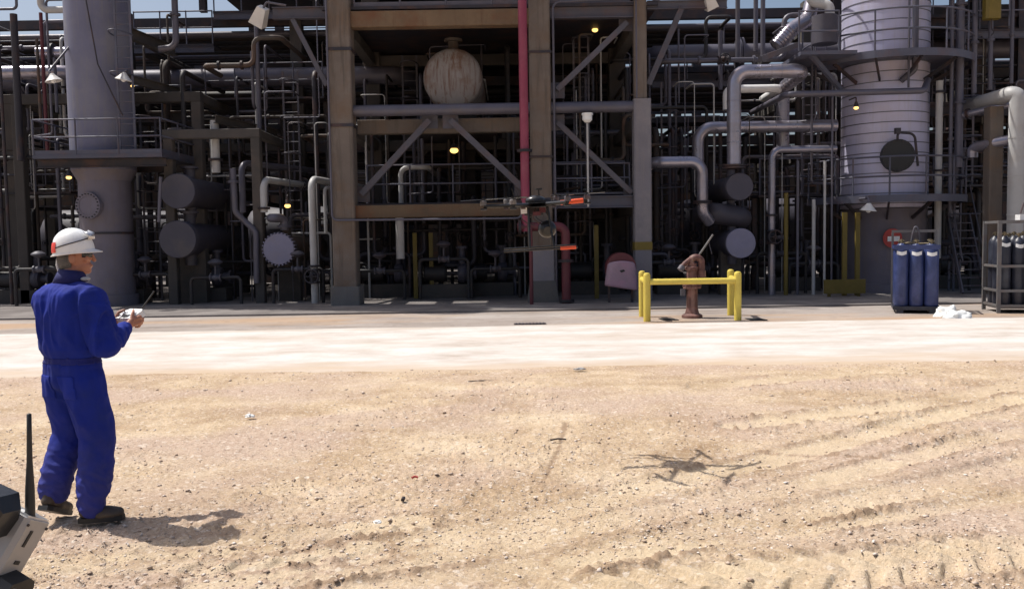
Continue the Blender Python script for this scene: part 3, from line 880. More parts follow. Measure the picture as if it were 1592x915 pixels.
# ---------------------------------------------------------------- right white tower
YW = 26.2
wc = at(1375, 190, YW)
rW = 64.5 * mpp(YW - .6)
wt = root('process_tower', 'wide white insulated tower with dark banding and two platforms', 'tower', (wc.x, YW, FZ))
zk = wz(1385, 322, YW - rW)
MB().lathe([(rW, zk), (rW, 18), (0, 18.5)], (wc.x, YW, 0), (0, 0, 1), 56).part('shell', 'tower_white', wt)
MB().lathe([(rW * 1.06, FZ), (rW * 1.06, .3), (rW * .985, .3), (rW * .985, zk - .02)], (wc.x, YW, 0), (0, 0, 1), 56).part('skirt', 'skirt_concrete', wt)
zz = zk + .12
while zz < 11:
    piece('tower_band', lambda m: m.lathe([(rW, -.013), (rW + .01, -.013), (rW + .01, .013), (rW, .013)], (0, 0, 0), (0, 0, 1), 56), 'insulation_band', 'band_dark', wt, (wc.x, YW, zz))
    zz += 0.283
def ring_platform(zp_, r0, r1, a0, a1, rail_h, name='platform', skip=None):
    n = 26
    m = MB()
    A = [a0 + (a1 - a0) * k / n for k in range(n + 1)]
    pt = lambda a, r_, z: Vector((wc.x + r_ * math.cos(a), YW + r_ * math.sin(a), z))
    for z, t in ((zp_, 0), (zp_ - .06, 1)):
        vv = [pt(a, r0, z) for a in A] + [pt(a, r1, z) for a in A]
        m.add(vv, [(k, k + 1, n + 2 + k, n + 1 + k) for k in range(n)])
    m.add([pt(a, r1, zp_ + .02) for a in A] + [pt(a, r1, zp_ - .18) for a in A], [(k, k + 1, n + 2 + k, n + 1 + k) for k in range(n)])
    p = m.part(name, 'steel_blue_grey', wt)
    path = [pt(a, r1 - .04, zp_) for a in A]
    for z in (rail_h * .5, rail_h):
        MB().tube([q + Vector((0, 0, z)) for q in path], .026, 8, 0).part('rail', 'steel_blue_grey', p)
    for k in range(0, n + 1, 3):
        piece(('rpost', round(rail_h, 2)), lambda q: q.cyl((0, 0, 0), (0, 0, rail_h), .026, 8), 'post', 'steel_blue_grey', p, path[k])
    for k in range(1, n + 1, 4):
        a = A[k]
        m = MB()
        m.prism([(-.012, 0), (.012, 0), (.012, .012), (-.012, .012)], pt(a, r0 + .0, zp_ - .62), pt(a, r1 - .15, zp_ - .10))
        m.bar(pt(a, r0, zp_ - .6), pt(a, r1 - .2, zp_ - .14), .05, .09)
        m.part('bracket', 'steel_dark', p)
    return p
zP1 = wz(1400, 76, YW - 2.3)
zP2 = wz(1400, 303, YW - 2.2)
ring_platform(zP1, rW + .02, 2.35, R(170), R(375), 1.1)
p2 = ring_platform(zP2, rW + .02, 2.2, R(175), R(395), 1.05)
# manway with davit
mw = at(1392, 243, YW - rW)
dv = Vector((mw.x - wc.x, -rW, 0)).normalized()
mc = Vector((wc.x, YW, mw.z)) + dv * rW
m_ = MB().lathe([(0, -.1), (.40, -.1), (.40, .16), (.45, .16), (.45, .30), (0, .30)], mc, dv, 28).part('manway', 'black_rubber', wt)
bolts(m_, mc + dv * .30, dv, .41, 20, 'steel_dark', .03)
MB().tube([mc + dv * .4 + Vector((-.05, 0, .42)), mc + dv * .4 + Vector((-.05, 0, .62)), mc + dv * .4 + Vector((.42, 0, .58)), mc + dv * .3 + Vector((.55, 0, -.3))], .035, 8, .2).part('davit', 'steel_dark', m_)
MB().box(mc + dv * .36 + Vector((-.05, -.02, .66)), (.14, .12, .16)).part('davit_bracket', 'steel_dark', m_)
# ladder on the right side
ladder(wt, (wc.x + rW + .45, YW - .75, FZ), 14, .45, cage=True, back=(1, -.2, 0), ax=(.2, 1, 0))
# level pipe and gauge column on the shell
xg = wx(1424, 40, YW - rW - .25)
pipe('grey vertical pipe running down the front of the white tower', [(xg, YW - rW - .22, 13), (xg, YW - rW - .22, wz(1424, 110, YW - rW)), (xg - .35, YW - rW - .15, wz(1408, 127, YW - rW))], .085, 'pipe_grey', fl=((0, .6),), name='downcomer_pipe', bend=.2)
xg = wx(1415, 40, YW - rW - .3)
pipe('thin grey pipe close beside the vertical pipe on the white tower', [(xg - .08, YW - rW - .42, 13), (xg - .08, YW - rW - .42, wz(1410, 140, YW - rW))], .03, 'pipe_grey', name='instrument_pipe')
xg = wx(1443, 180, YW - rW * .4)
pipe('pale vertical pipe on the right edge of the white tower', [(xg + .03, YW - rW * .9, wz(1442, 125, YW - rW)), (xg + .03, YW - rW * .9, wz(1442, 300, YW - rW)), (xg + .03, YW - rW * .9, 1.0)], .095, 'pipe_white', fl=((0, .1), (0, .8)), name='instrument_pipe')
# long horizontal pipe crossing the tower
a, b = at(1222, 147, YW - 1.9), at(1436, 141, YW - 1.9)
pipe('long grey horizontal pipe crossing in front of the white tower', [(a.x, a.y + 3.5, a.z), a, b, (b.x + .3, b.y + .4, b.z + .35)], .085, 'pipe_grey', name='crossing_pipe', bend=.2)
# round sign and warm lamp on the skirt
sg = at(1387, 370, YW - rW - .02)
sr = root('round_sign', 'small round red sign with white centre fixed low on the white tower skirt', 'sign', (sg.x, sg.y, sg.z - .25))
MB().lathe([(0, -.02), (.27, -.02), (.27, 0), (0, 0)], sg + Vector((0, -.03, 0)), (0, -1, 0), 24).part('plate', 'sign_red', sr)
MB().box(sg + Vector((0.02, -.052, -.02)), (.34, .004, .14)).part('white_bar', 'white_paint', sr)

# ---------------------------------------------------------------- exchangers
def exchanger(px, py, Y, rpx, L, label, mat_='head_grey', cover='head_grey', teeth=0, name='heat_exchanger', legs=True):
    c = at(px, py, Y); r = rpx * mpp(Y)
    e = root(name, label, 'heat exchanger', (c.x, Y, FZ))
    MB().lathe([(0, 0.02), (r * .86, 0.02), (r * .86, L), (0, L + .2)], (c.x, Y + .3, c.z), (0, 1, 0), 28).part('shell', mat_, e)
    MB().lathe([(r * .8, .08), (r * .98, .08), (r * .98, .26), (r * .86, .26), (r * .86, .42), (0, .42)], (c.x, Y, c.z), (0, 1, 0), 28).part('channel_flange', mat_, e)
    cv = MB().lathe([(0, 0), (r * .94, 0), (r * .97, .025), (r * .97, .07), (0, .07)], (c.x, Y, c.z), (0, 1, 0), 32).part('cover', cover, e)
    if teeth:
        for k in range(teeth):
            a = 2 * math.pi * k / teeth
            piece(('stud', rpx), lambda m: m.cyl((0, -.03, 0), (0, .2, 0), .024, 6), 'stud', 'steel_dark' if teeth < 26 else cover, cv, (c.x + math.cos(a) * r * 1.0, Y + .02, c.z + math.sin(a) * r * 1.0))
    MB().cyl((c.x, Y + 1.0, c.z + r * .7), (c.x, Y + 1.0, c.z + r * 1.5), r * .3, 14).cyl((c.x, Y + 1, c.z + r * 1.38), (c.x, Y + 1, c.z + r * 1.5), r * .48, 14).part('nozzle', mat_, e)
    MB().cyl((c.x, Y + 1.0, c.z - r * .7), (c.x, Y + 1.0, c.z - r * 1.4), r * .3, 14).part('nozzle', mat_, e)
    if legs:
        for dy in (.9, L - .6):
            zz_ = c.z - r * .5
            MB().box((c.x, Y + dy + .35, (FZ + zz_) / 2), (r * 1.4, .3, zz_ - FZ)).part('saddle', 'concrete_rack', e)
    return e
exchanger(276, 372, 24.6, 30, 4.6, 'lower of two stacked dark round exchanger ends left of the concrete portal')
exchanger(276, 297, 24.7, 28, 4.6, 'upper of two stacked dark round exchanger ends left of the concrete portal', legs=False)
exchanger(433, 387, 24.9, 25, 4.5, 'exchanger with light blue-grey toothed cover left of the frame', 'pipe_brown', 'head_light', teeth=28)
exchanger(1152, 378, 24.3, 24, 4.5, 'pale grey round exchanger end behind the yellow guard rail, lower of two', 'head_grey', 'head_light')
exchanger(1150, 290, 24.5, 22, 4.5, 'dark round exchanger end right of the frame, upper of two', legs=False)
c = at(1135, 335, 25.2)
pipe('fat dark elbow pipe between the two right exchanger ends', [(c.x - .5, 26.5, c.z + .1), (c.x - .45, 25.2, c.z + .08), (c.x + .35, 25.2, c.z - .05), (c.x + .6, 26.8, c.z - .2)], .3, 'head_grey', n=18, name='elbow_pipe')

# ---------------------------------------------------------------- concrete portals on the left
def portal(name, label, x0, x1, Y0, Y1, z, w_, mat_='concrete_rack'):
    p = root(name, label, 'support frame', (x0, Y0, FZ))
    for x in (x0, x1):
        for Y in (Y0, Y1):
            MB().bar((x, Y, FZ), (x, Y, z - w_ / 2), w_, w_, .02, (0, 1, 0)).part('column', mat_, p)
    for Y in (Y0, Y1):
        MB().bar((x0 - w_ / 2, Y, z), (x1 + w_ / 2, Y, z), w_, w_, .02).part('beam', mat_, p)
    for x in (x0, x1):
        MB().bar((x, Y0 + w_ / 2, z), (x, Y1 - w_ / 2, z), w_ * .9, w_ * .9, .02).part('beam', mat_, p)
    return p
z = wz(300, 209, 25.3)
portal('concrete_portal', 'low concrete pipe portal standing over the stacked exchangers', wx(266, 300, 25.3), wx(401, 300, 25.3), 25.3, 29.0, z, .26)
z = wz(260, 152, 26.9)
portal('concrete_portal', 'higher concrete pipe portal right behind the grey tower', wx(30, 200, 26.9), wx(308, 200, 26.9), 26.9, 31.0, z, .30)
z = wz(50, 155, 27.6)
portal('concrete_portal', 'concrete pipe portal at the far left edge behind the grey tower', wx(-150, 200, 27.6), wx(18, 200, 27.6), 27.6, 33.0, z, .30)

# ---------------------------------------------------------------- pipe racks behind
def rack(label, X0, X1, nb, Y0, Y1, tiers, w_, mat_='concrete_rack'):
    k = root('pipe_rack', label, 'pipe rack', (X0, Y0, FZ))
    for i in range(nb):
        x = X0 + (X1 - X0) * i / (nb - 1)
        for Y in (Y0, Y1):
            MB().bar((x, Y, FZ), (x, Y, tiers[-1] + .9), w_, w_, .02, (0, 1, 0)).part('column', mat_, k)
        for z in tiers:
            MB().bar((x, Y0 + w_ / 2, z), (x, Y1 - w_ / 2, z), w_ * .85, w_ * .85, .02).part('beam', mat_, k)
        if i < nb - 1:
            x2_ = X0 + (X1 - X0) * (i + 1) / (nb - 1)
            for z in tiers:
                for Y in (Y0, Y1):
                    MB().bar((x + w_ / 2, Y, z + .55), (x2_ - w_ / 2, Y, z + .55), w_ * .6, w_ * .75).part('beam', 'steel_dark', k)
    return k
def rack_pipes(tiers, X0, X1, Y0, Y1, wq, w_, where):
    for ti, z in enumerate(tiers):
        y = Y0 + w_ * .5 + .25
        while y < Y1 - .4:
            r = wq.choice([.06, .08, .11, .11, .15, .2])
            y += r
            pipe(f'long dim pipe lying on the {["lowest", "middle", "upper", "top"][ti]} tier of {where}', [(X0, y, z + w_ * .43 + r), (X1, y, z + w_ * .43 + r)], r, wq.choice(['pipe_shaded', 'pipe_shaded_brown', 'pipe_grey', 'steel_dark']), group=f'pipes on the {["lowest", "middle", "upper", "top"][ti]} tier of {where}', name='rack_pipe', n=10)
            y += r + wq.uniform(.10, .5)
wq = random.Random(3)
T1_ = [4.4, 6.5, 8.6]
rack('long concrete pipe rack running along behind the frame', -30, 33, 12, 30.3, 36.0, T1_, .4)
rack_pipes(T1_, -31, 34, 30.3, 36.0, wq, .4, 'the rack behind the frame')
T2_ = [4.8, 7.2, 9.6]
rack('distant steel pipe rack at the back of the plant', -40, 44, 13, 43.0, 48.0, T2_, .4, 'steel_dark')
rack_pipes(T2_, -41, 45, 43.0, 48.0, wq, .4, 'the distant rack')
# large transfer line seen left of the frame, continuing right
zb = wz(360, 115, 28.6)
pipe('very thick grey horizontal pipe passing behind the left side of the frame', [(-31, 29.3, zb), (wx(640, 115, 29.3), 29.3, zb), (wx(640, 115, 29.3), 31.5, zb)], .30, 'pipe_grey', n=22, fl=((0, .55),), name='transfer_line')
zb2 = wz(1100, 82, 29)
pipe('very thick grey horizontal pipe passing behind the right side of the frame', [(wx(1010, 82, 29), 31.5, zb2), (wx(1010, 82, 29), 29.2, zb2), (34, 29.2, zb2)], .30, 'pipe_grey', n=22, fl=((1, .1),), name='transfer_line')
# fin-fan coolers added over the rack to block the sky and cast shade
def added_air_cooler(X0, X1, z, label):
    k = root('added_air_cooler', label, 'air cooler', ((X0 + X1) / 2, 33, 8.9))
    MB().box(((X0 + X1) / 2, 33.1, z), (X1 - X0, 6.2, .5)).part('tube_bundle', 'steel_dark', k)
    for i in range(2):
        xm = X0 + (X1 - X0) * (.25 + .5 * i)
        MB().lathe([(1.9, 0), (1.5, .7), (1.45, .7), (1.45, 0)], (xm, 33.1, z + .25), (0, 0, 1), 24).part('fan_ring', 'steel_grey', k)
    for x in (X0 + .2, X1 - .2):
        for Y in (30.3, 36.0):
            MB().bar((x, Y, 9.5), (x, Y, z - .25), .22, .22, 0, (0, 1, 0)).part('leg', 'steel_dark', k)
    w = MB().box(((X0 + X1) / 2, 29.75, z - .8), (X1 - X0, .9, .06)).part('walkway', 'steel_dark', k)
    railing(w, [(X0 + .05, 29.35, z - .77), (X1 - .05, 29.35, z - .77)], mat_='steel_blue_grey', post_step=1.6)
added_air_cooler(-10.4, -6.2, 11.0, 'added sky-blocking air cooler bank with walkway above the rack, left of the frame')
added_air_cooler(-6.0, .4, 11.0, 'added sky-blocking air cooler bank above the rack behind the frame')
added_air_cooler(.6, 5.2, 11.0, 'added sky-blocking air cooler bank above the rack right behind the pale column')
# second structure far behind closing the view
k = root('process_structure', 'dark steel frame with solid decks far behind the main frame', 'structure', (-10, 38, FZ))
for x in (-10.5, -5.5, -.5, 4.5):
    for Y in (38.2, 41.5):
        MB().ibeam((x, Y, FZ), (x, Y, 15), .35, .35, .03, (0, 1, 0)).part('column', 'steel_dark', k)
for z in (3.2, 6.4, 9.6, 12.8):
    d = MB().box((-3, 39.85, z), (15.8, 3.9, .12)).part('deck', 'steel_dark', k)
    railing(d, [(-10.8, 37.95, z + .06), (4.8, 37.95, z + .06)], mat_='steel_dark', post_step=2.0)
for i in range(5):
    x = -9 + i * 2.9
    zf = [3.26, 6.46, 3.26, 6.46, 3.26][i]
    MB().slathe([(0, 0), (.5, 0.02), (.62, .25), (.62, 2.0), (.5, 2.25), (0, 2.35)], (x, 39.9, zf), (0, 0, 1), 20).thing('vertical_drum', 'head_grey', 'dim upright drum standing on a deck far behind the main frame', 'vessel', 'upright drums on the far frame')

# big drums and clad buildings added behind everything to block the bright background
for i, x in enumerate((-33, -24.5, -16, -7.5, 1.5, 10, 18.5, 27)):
    k = root('added_drum', 'long dark horizontal drum on saddles added to block the bright background', 'vessel', (x, 39.0, FZ), 'added horizontal drums at the back of the plant')
    Y_ = 37.2 if abs(x + 3) > 9 else 36.9
    MB().slathe([(0, -.5), (.7, -.42), (1.1, -.15), (1.25, .3), (1.25, 5.7), (1.1, 6.15), (.7, 6.42), (0, 6.5)], (x - 3, Y_, 2.0), (1, 0, 0), 26).part('shell', 'head_grey', k)
    for dx in (-2, 2):
        MB().box((x + dx, Y_, .55), (.4, 1.7, 1.0)).part('saddle', 'concrete_rack', k)
for i, (x0, x1, h) in enumerate(((-48, -30, 6.5), (-29.2, -15.5, 8.8), (-15.0, -1, 9.6), (-.6, 8.5, 9.4), (9.2, 22, 6.7), (22.6, 44, 7.4))):
    k = root('added_building', f'dark ribbed building added to block the bright background of the plant, {["first", "second", "third", "fourth", "fifth", "sixth"][i]} from the left', 'building', ((x0 + x1) / 2, 56, FZ))
    MB().box(((x0 + x1) / 2, 56, h / 2), (x1 - x0, 8, h - .05)).part('wall', 'pipe_brown', k)
    MB().box(((x0 + x1) / 2, 56, h + .1), (x1 - x0 + .4, 8.6, .2)).part('roof', 'steel_dark', k)
    for q in range(int((x1 - x0) / 1.5)):
        piece(('rib', h), lambda m: m.box((0, 0, h / 2), (.18, .12, h - .2)), 'wall_rib', 'steel_dark', k, (x0 + .75 + q * 1.5, 51.94, 0))
    MB().box((x0 + 3, 51.96, 1.3), (1.3, .14, 2.5)).part('door', 'steel_grey', k)
# solid cable trays added on the near rack to block light from above
for j, (y, z, where, X0, X1) in enumerate(((30.9, 5.6, 'lowest', -30, 33), (33.2, 7.7, 'middle', -30, 33), (34.8, 9.55, 'top', -7.5, 4.5), (31.2, 9.55, 'front top', -7.5, 4.5))):
    k = root('added_cable_tray', f'long shallow steel cable tray added to block sky light on the {where} level of the rack', 'cable tray', (0, y, z))
    xm_ = (X0 + X1) / 2
    MB().box((xm_, y, z), (X1 - X0, 1.1, .03)).part('tray_floor', 'steel_dark', k)
    for dy in (-.56, .56):
        MB().box((xm_, y + dy, z + .07), (X1 - X0, .02, .18)).part('tray_side', 'steel_dark', k)
    for q in range(4):
        MB().cyl((X0, y - .36 + q * .22, z + .07), (X1, y - .36 + q * .22, z + .07), .045, 8).part('cable', 'black_rubber', k)

# ---------------------------------------------------------------- named pipes of the front, left side
def P(px, py, Y): return at(px, py, Y)
a = P(322, 183, 25.0)
pipe('short white vertical pipe stub above the stacked exchangers', [(a.x, 25.6, a.z), (a.x, 25.6, wz(322, 236, 25.6) - .6)], .12, 'pipe_white', name='vent_stub', fl=((0, .75),))
a, b = P(386, 70, 26), P(389, 200, 26)
pipe('tall thin pale vent pipe rising above the concrete portal', [(b.x, 27.0, 8.6), (b.x, 27.0, wz(394, 205, 25.6))], .07, 'pipe_grey', name='vent_pipe')
pipe('shorter thin vent pipe beside the tall one above the portal', [(b.x - .22, 27.2, wz(382, 78, 27)), (b.x - .22, 27.2, wz(385, 165, 27)), (b.x - .22, 29.2, wz(385, 165, 27))], .05, 'pipe_grey', name='vent_pipe')
a = P(409, 279, 25.2)
pipe('pale pipe with elbow dropping to the toothed exchanger cover', [(a.x, 25.2, wz(410, 330, 25.2)), (a.x, 25.2, a.z), (a.x + .9, 30.0, a.z)], .10, 'pipe_white', fl=((0, .12),), vl=((1, .6),), name='process_pipe')
a = P(484, 278, 24.8)
pipe('pale pipe with elbow left of the frame, standing on a dark valve', [(a.x, 24.8, FZ), (a.x, 24.8, a.z), (a.x + .75, 29.8, a.z)], .10, 'pipe_white', fl=((0, .30),), vl=((0, .22),), name='process_pipe')
a = P(372, 252, 25.4)
pipe('arched grey pipe over the exchanger beside the portal leg', [(a.x, 25.6, wz(365, 330, 25.4)), (a.x, 25.6, a.z), (a.x + 1.6, 29.5, a.z)], .09, 'pipe_grey', name='process_pipe')
a = P(368, 330, 25)
pipe('grey pipe jogging diagonally down from the exchangers to the toothed cover', [P(362, 262, 25.1), P(366, 330, 25.1), P(398, 360, 25.1), P(399, 440, 25.1)], .085, 'pipe_grey', fl=((0, .3),), name='process_pipe')
a = P(435, 338, 24.9)
pipe('grey crooked nozzle pipe above the toothed exchanger cover', [(a.x - .35, 26, a.z), (a.x - .35, 25, a.z), (a.x, 25.4, a.z), (a.x, 25.4, a.z - .35)], .12, 'pipe_grey', fl=((3 - 1, .7),), name='nozzle_pipe')
a = P(500, 290, 25)
pipe('thin frosted white pipe just left of the frame column', [(a.x, 25.4, wz(498, 362, 25)), (a.x, 25.4, a.z), (a.x + .5, 27.5, a.z)], .05, 'pipe_white', name='process_pipe')
a, b = P(420, 363, 25.6), P(505, 363, 25.6)
pipe('thin pale horizontal pipe behind the toothed exchanger', [(a.x, 26.4, FZ), (a.x, 26.4, a.z), (b.x, 26.4, a.z), (b.x, 26.4, FZ)], .035, 'pipe_white', name='process_pipe')
pipe('slim grey pipe sloping to the ground right of the exchangers', [P(250, 275, 24.4), P(247, 345, 24.4)], .045, 'pipe_grey', name='instrument_pipe')
# far left
zb3 = wz(50, 112, 27)
pipe('thick silver horizontal pipe with sunlit top behind the left of the grey tower', [(-22, 27.1, zb3), (wx(105, 112, 27), 27.1, zb3), (wx(130, 112, 27), 29.2, zb3)], .21, 'jacket_silver', n=20, bands=.9, name='insulated_pipe')
zb4 = wz(85, 82, 28)
pipe('short silver pipe with sunlit top above the thick one at left', [(wx(58, 82, 28), 28, zb4), (wx(105, 82, 28) + 1.5, 28, zb4)], .17, 'jacket_silver', n=18, name='insulated_pipe', fl=((0, .2),))
for i, (q, y0, y1, rr) in enumerate(((5, 0, 460, .045), (30, 22, 250, .10), (64, 60, 190, .04), (72, 20, 250, .05), (90, 90, 175, .045))):
    x = wx(q, 200, 26.2)
    pipe(['thin dark pipe at the very left edge of the plant', 'dark steel post left of the grey tower', 'slim brown drop pipe left of the grey tower', 'thin maroon vertical pipe left of the grey tower', 'slim pipe close to the left side of the grey tower'][i],
         [(x, 26.2, wz(q, y0, 26.2) + (3 if y0 == 0 else 0)), (x, 26.2, max(FZ, wz(q, y1, 26.2)) if y1 < 400 else FZ)], rr, ['steel_dark', 'steel_dark', 'pipe_brown', 'maroon_paint', 'pipe_grey'][i], name='drop_pipe')
pipe('pale pipe loop with square bends at the upper left edge', [(-20, 26.4, wz(10, 14, 26.4)), (wx(26, 14, 26.4), 26.4, wz(26, 14, 26.4)), (wx(26, 14, 26.4), 26.4, wz(26, 0, 26.4) + 2)], .04, 'pipe_grey', name='process_pipe')
a = P(64, 16, 25.9)
pipe('pale U-shaped pipe entering the grey tower near its top', [(a.x, 25.9, a.z + 3), (a.x, 25.9, a.z), (tc_.x - rT * .9, 25.9, a.z)], .10, 'pipe_white', name='process_pipe', bend=.22)
a = P(268, 70, 25.6)
pipe('grey vertical pipe hanging right of the grey tower', [(a.x, 25.9, 12), (a.x, 25.9, a.z), (a.x - .5, 25.9, a.z - .05)], .09, 'pipe_grey', name='drop_pipe', fl=((0, .8),))
# portal girders with sunlit tops
for label, p0, p1, w_ in (('tilted steel girder right of the grey tower with sunlit top edge', (200, 122, 25.4), (290, 146, 28.5), .14),
                         ('tilted steel girder over the low portal with sunlit top edge', (335, 185, 25.4), (430, 207, 28.5), .14),
                         ('steel girder above the grey tower platform on the right', (200, 52, 26), (272, 80, 29), .2)):
    MB().ibeam(P(*p0), P(*p1), w_, w_ * 1.6, .02).thing('girder', 'concrete_rack', label, 'girder')

# ---------------------------------------------------------------- right side silver lines
a = P(1141, 120, 24.6)
xe = wx(1250, 110, 24.6)
ztop = wz(1195, 111, 24.6)
pipe('large silver insulated pipe rising and turning right in an arch', [(a.x, 24.6, wz(1141, 262, 24.6)), (a.x, 24.6, ztop), (xe, 24.6, ztop), (xe + .1, 26.8, ztop - .1), (xe + .1, 26.8, ztop - 1.9)], .19, 'jacket_silver', n=20, bands=.28, name='insulated_pipe', bend=.36, fl=((0, .02),))
z = wz(1190, 197, 26)
pipe('silver horizontal pipe ending in an elbow left of the tall silver riser', [(wx(1300, 197, 26), 26.0, z), (wx(1085, 200, 26), 26.0, z), (wx(1085, 200, 26), 26.0, wz(1085, 262, 26))], .17, 'jacket_silver', n=18, bands=.6, name='insulated_pipe', bend=.42)
z = wz(1050, 252, 25)
x = wx(1092, 300, 25)
pipe('silver elbow pipe coming out from behind the pale column', [(wx(1016, 252, 25), 27.5, z), (wx(1016, 252, 25), 25, z), (x, 25, z), (x, 25, wz(1092, 330, 25)), (x + .25, 25.2, wz(1105, 345, 25))], .16, 'jacket_silver', n=18, bands=.5, name='insulated_pipe', bend=.34, fl=((2, .8),))
z = wz(1180, 138, 26.4)
pipe('bright silver pipe with sunlit top below the arch', [(wx(1130, 140, 26.4), 26.4, z - .6), (wx(1130, 138, 26.4), 26.4, z), (wx(1212, 138, 26.4), 26.4, z), (wx(1216, 138, 26.4), 28.4, z)], .12, 'white_paint', n=16, name='insulated_pipe', bend=.18)
z = wz(1240, 232, 25.2)
pipe('silver horizontal pipe with sunlit top between exchangers and white tower', [(wx(1200, 300, 25.2), 25.2, FZ), (wx(1200, 232, 25.2), 25.2, z), (wx(1300, 232, 25.2), 25.2, z)], .10, 'jacket_silver', n=16, bands=.5, name='insulated_pipe', bend=.25, fl=((0, .55),), vl=((0, .4),))
for q, y0, rr, m_, lab in ((1282, 250, .035, 'pipe_white', 'thin white pipe standing left of the white tower'), (1265, 310, .05, 'pipe_white', 'short pale pipe standing left of the white tower'),
                           (1293, 120, .03, 'pipe_grey', 'thin grey conduit left of the white tower'), (1222, 300, .06, 'yellow_dull', 'dull yellow post right of the exchangers'), (1240, 250, .04, 'pipe_grey', 'grey stand pipe right of the exchangers')):
    x = wx(q, 350, 24.9)
    pipe(lab, [(x, 24.9, FZ), (x, 24.9, wz(q, y0, 24.9))], rr, m_, name='stand_pipe')
for q, y0, y1, Y in ((1055, 45, 160, 27.5), (1147, 0, 95, 27.4), (1120, 48, 140, 28), (1175, 0, 80, 27.8), (1186, 0, 90, 27.0)):
    x = wx(q, 80, Y)
    pipe('slim vertical pipe right of the frame below the sky gap', [(x, Y, wz(q, y0, Y) + (2.5 if y0 == 0 else 0)), (x, Y, wz(q, y1, Y))], .07 if q != 1055 else .03, 'pipe_grey', group='slim vertical pipes right of the frame', name='drop_pipe')
# steelwork and elbows on the upper left of the white tower platform
a = P(1205, 60, 24.8)
fx = root('expansion_joint', 'silver corrugated elbow with sunlit top on the upper platform of the white tower', 'pipe', a)
pts = [P(1207, 72, 25.0), P(1228, 48, 25.0), P(1256, 30, 25.2), P(1268, -20, 25.4)]
MB().tube(pts, .2, 16, .4).part('elbow', 'jacket_silver', fx)
for k in range(7):
    t = k / 6
    p = pts[0].lerp(pts[1], t)
    d = (pts[1] - pts[0]).normalized()
    piece('corr', lambda m: m.lathe([(.19, -.025), (.235, 0), (.19, .025)], (0, 0, 0), (0, 0, 1), 16), 'corrugation', 'jacket_silver', fx, p, Vector((0, 0, 1)).rotation_difference(d).to_matrix())
MB().lathe([(0, 0), (.34, 0), (.34, .75), (0, .8)], P(1282, 66, 24.6) - Vector((0, 0, .05)), (0, 0, 1), 20).thing('actuator_drum', 'head_grey', 'short dark drum standing on the upper platform left of the white shell', 'drum')
pipe('white curved pipe with round end above the upper platform', [P(1290, 24, 24.8), P(1290, 8, 24.8), P(1262, 4, 25), P(1256, -30, 25)], .13, 'pipe_white', name='insulated_pipe', bend=.2)
sp = root('side_platform', 'steel side platform with bracing joined to the left of the white tower', 'platform', P(1250, 80, 24.6))
a, b = P(1180, 88, 24.2), P(1300, 68, 24.2)
zf = zP1 - .02
MB().box(((P(1258, 75, 24.6).x + wc.x - 2.0) / 2, 25.2, zf), (wc.x - 2.0 - P(1232, 75, 24.6).x + .3, 2.2, .1)).part('floor', 'steel_blue_grey', sp)
MB().bar(P(1258, 82, 24.3), P(1308, 140, 24.9), .1, .12).part('brace', 'steel_blue_grey', sp)
MB().bar(P(1182, 92, 24.2), P(1240, 70, 24.6), .16, .14).part('gangway_beam', 'steel_grey', sp)
railing(sp, [(P(1234, 75, 24.6).x, 24.15, zf + .05), (wc.x - 2.1, 24.15, zf + .05)], h=1.05, post_step=.9)
# right edge
YE = 23.6
pipe('big white insulated elbow pipe at the right edge with sunlit top', [P(1497, 168, YE + 2.6), P(1572, 146, YE - .1), P(1582, 148, YE - .2), (P(1582, 148, YE - .2).x, YE - .2, FZ)], .20, 'pipe_white', n=20, bands=1.0, name='insulated_pipe', bend=.3)
pipe('smaller silver pipe tucked under the white elbow at the right edge', [P(1489, 181, YE + 1.5), P(1556, 165, YE + .5), P(1592, 160, YE + .4)], .09, 'jacket_silver', n=14, name='insulated_pipe', fl=((0, .25),))
pipe('silver pipe end lower at the right edge beside the brown post', [P(1512, 245, YE + 1), P(1512, 230, YE + 1), P(1545, 222, YE + .4), P(1600, 212, YE)], .14, 'jacket_silver', n=16, name='insulated_pipe', bend=.2)
x = wx(1550, 250, YE + .3)
MB().bar((x, YE + .5, FZ), (x, YE + .5, wz(1550, 165, YE + .3)), .36, .36, .02, (0, 1, 0)).thing('concrete_post', 'concrete_column', 'brown concrete post under the white elbow at the right edge', 'post')
for q, y1, rr, lab in ((1493, 260, .10, 'pale ribbed vertical pipe between the white tower and right edge'), (1515, 145, .07, 'grey vertical pipe above the white elbow, left of the hoist'), (1540, 140, .06, 'grey vertical pipe hanging straight below the yellow hoist'), (1573, 130, .05, 'thin grey vertical pipe nearest the right edge'), (1480, 330, .05, 'slim grey vertical pipe right of the tower ladder')):
    Y = 25.0
    x = wx(q, 80, Y)
    pipe(lab, [(x, Y, 12.5), (x, Y, wz(q, y1, Y))], rr, 'pipe_grey', name='drop_pipe', fl=((0, .5), (0, .8)))
h = P(1542, 10, 24.6)
hs = root('hoist', 'dull yellow chain hoist hanging at the upper right', 'hoist', h)
MB().bar((h.x, 24.6, h.z - .35), (h.x, 24.6, h.z + .6), .42, .3, .06, (0, 1, 0)).part('body', 'yellow_dull', hs)
MB().ibeam((h.x - 4, 24.6, h.z + .75), (h.x + 3, 24.6, h.z + .75), .18, .26, .02).part('runway_beam', 'rusty_beam', hs)
MB().tube([(h.x, 24.6, h.z - .35), (h.x, 24.6, h.z - .6), (h.x + .08, 24.6, h.z - .7), (h.x, 24.6, h.z - .78)], .02, 6, .05).part('hook', 'steel_dark', hs)
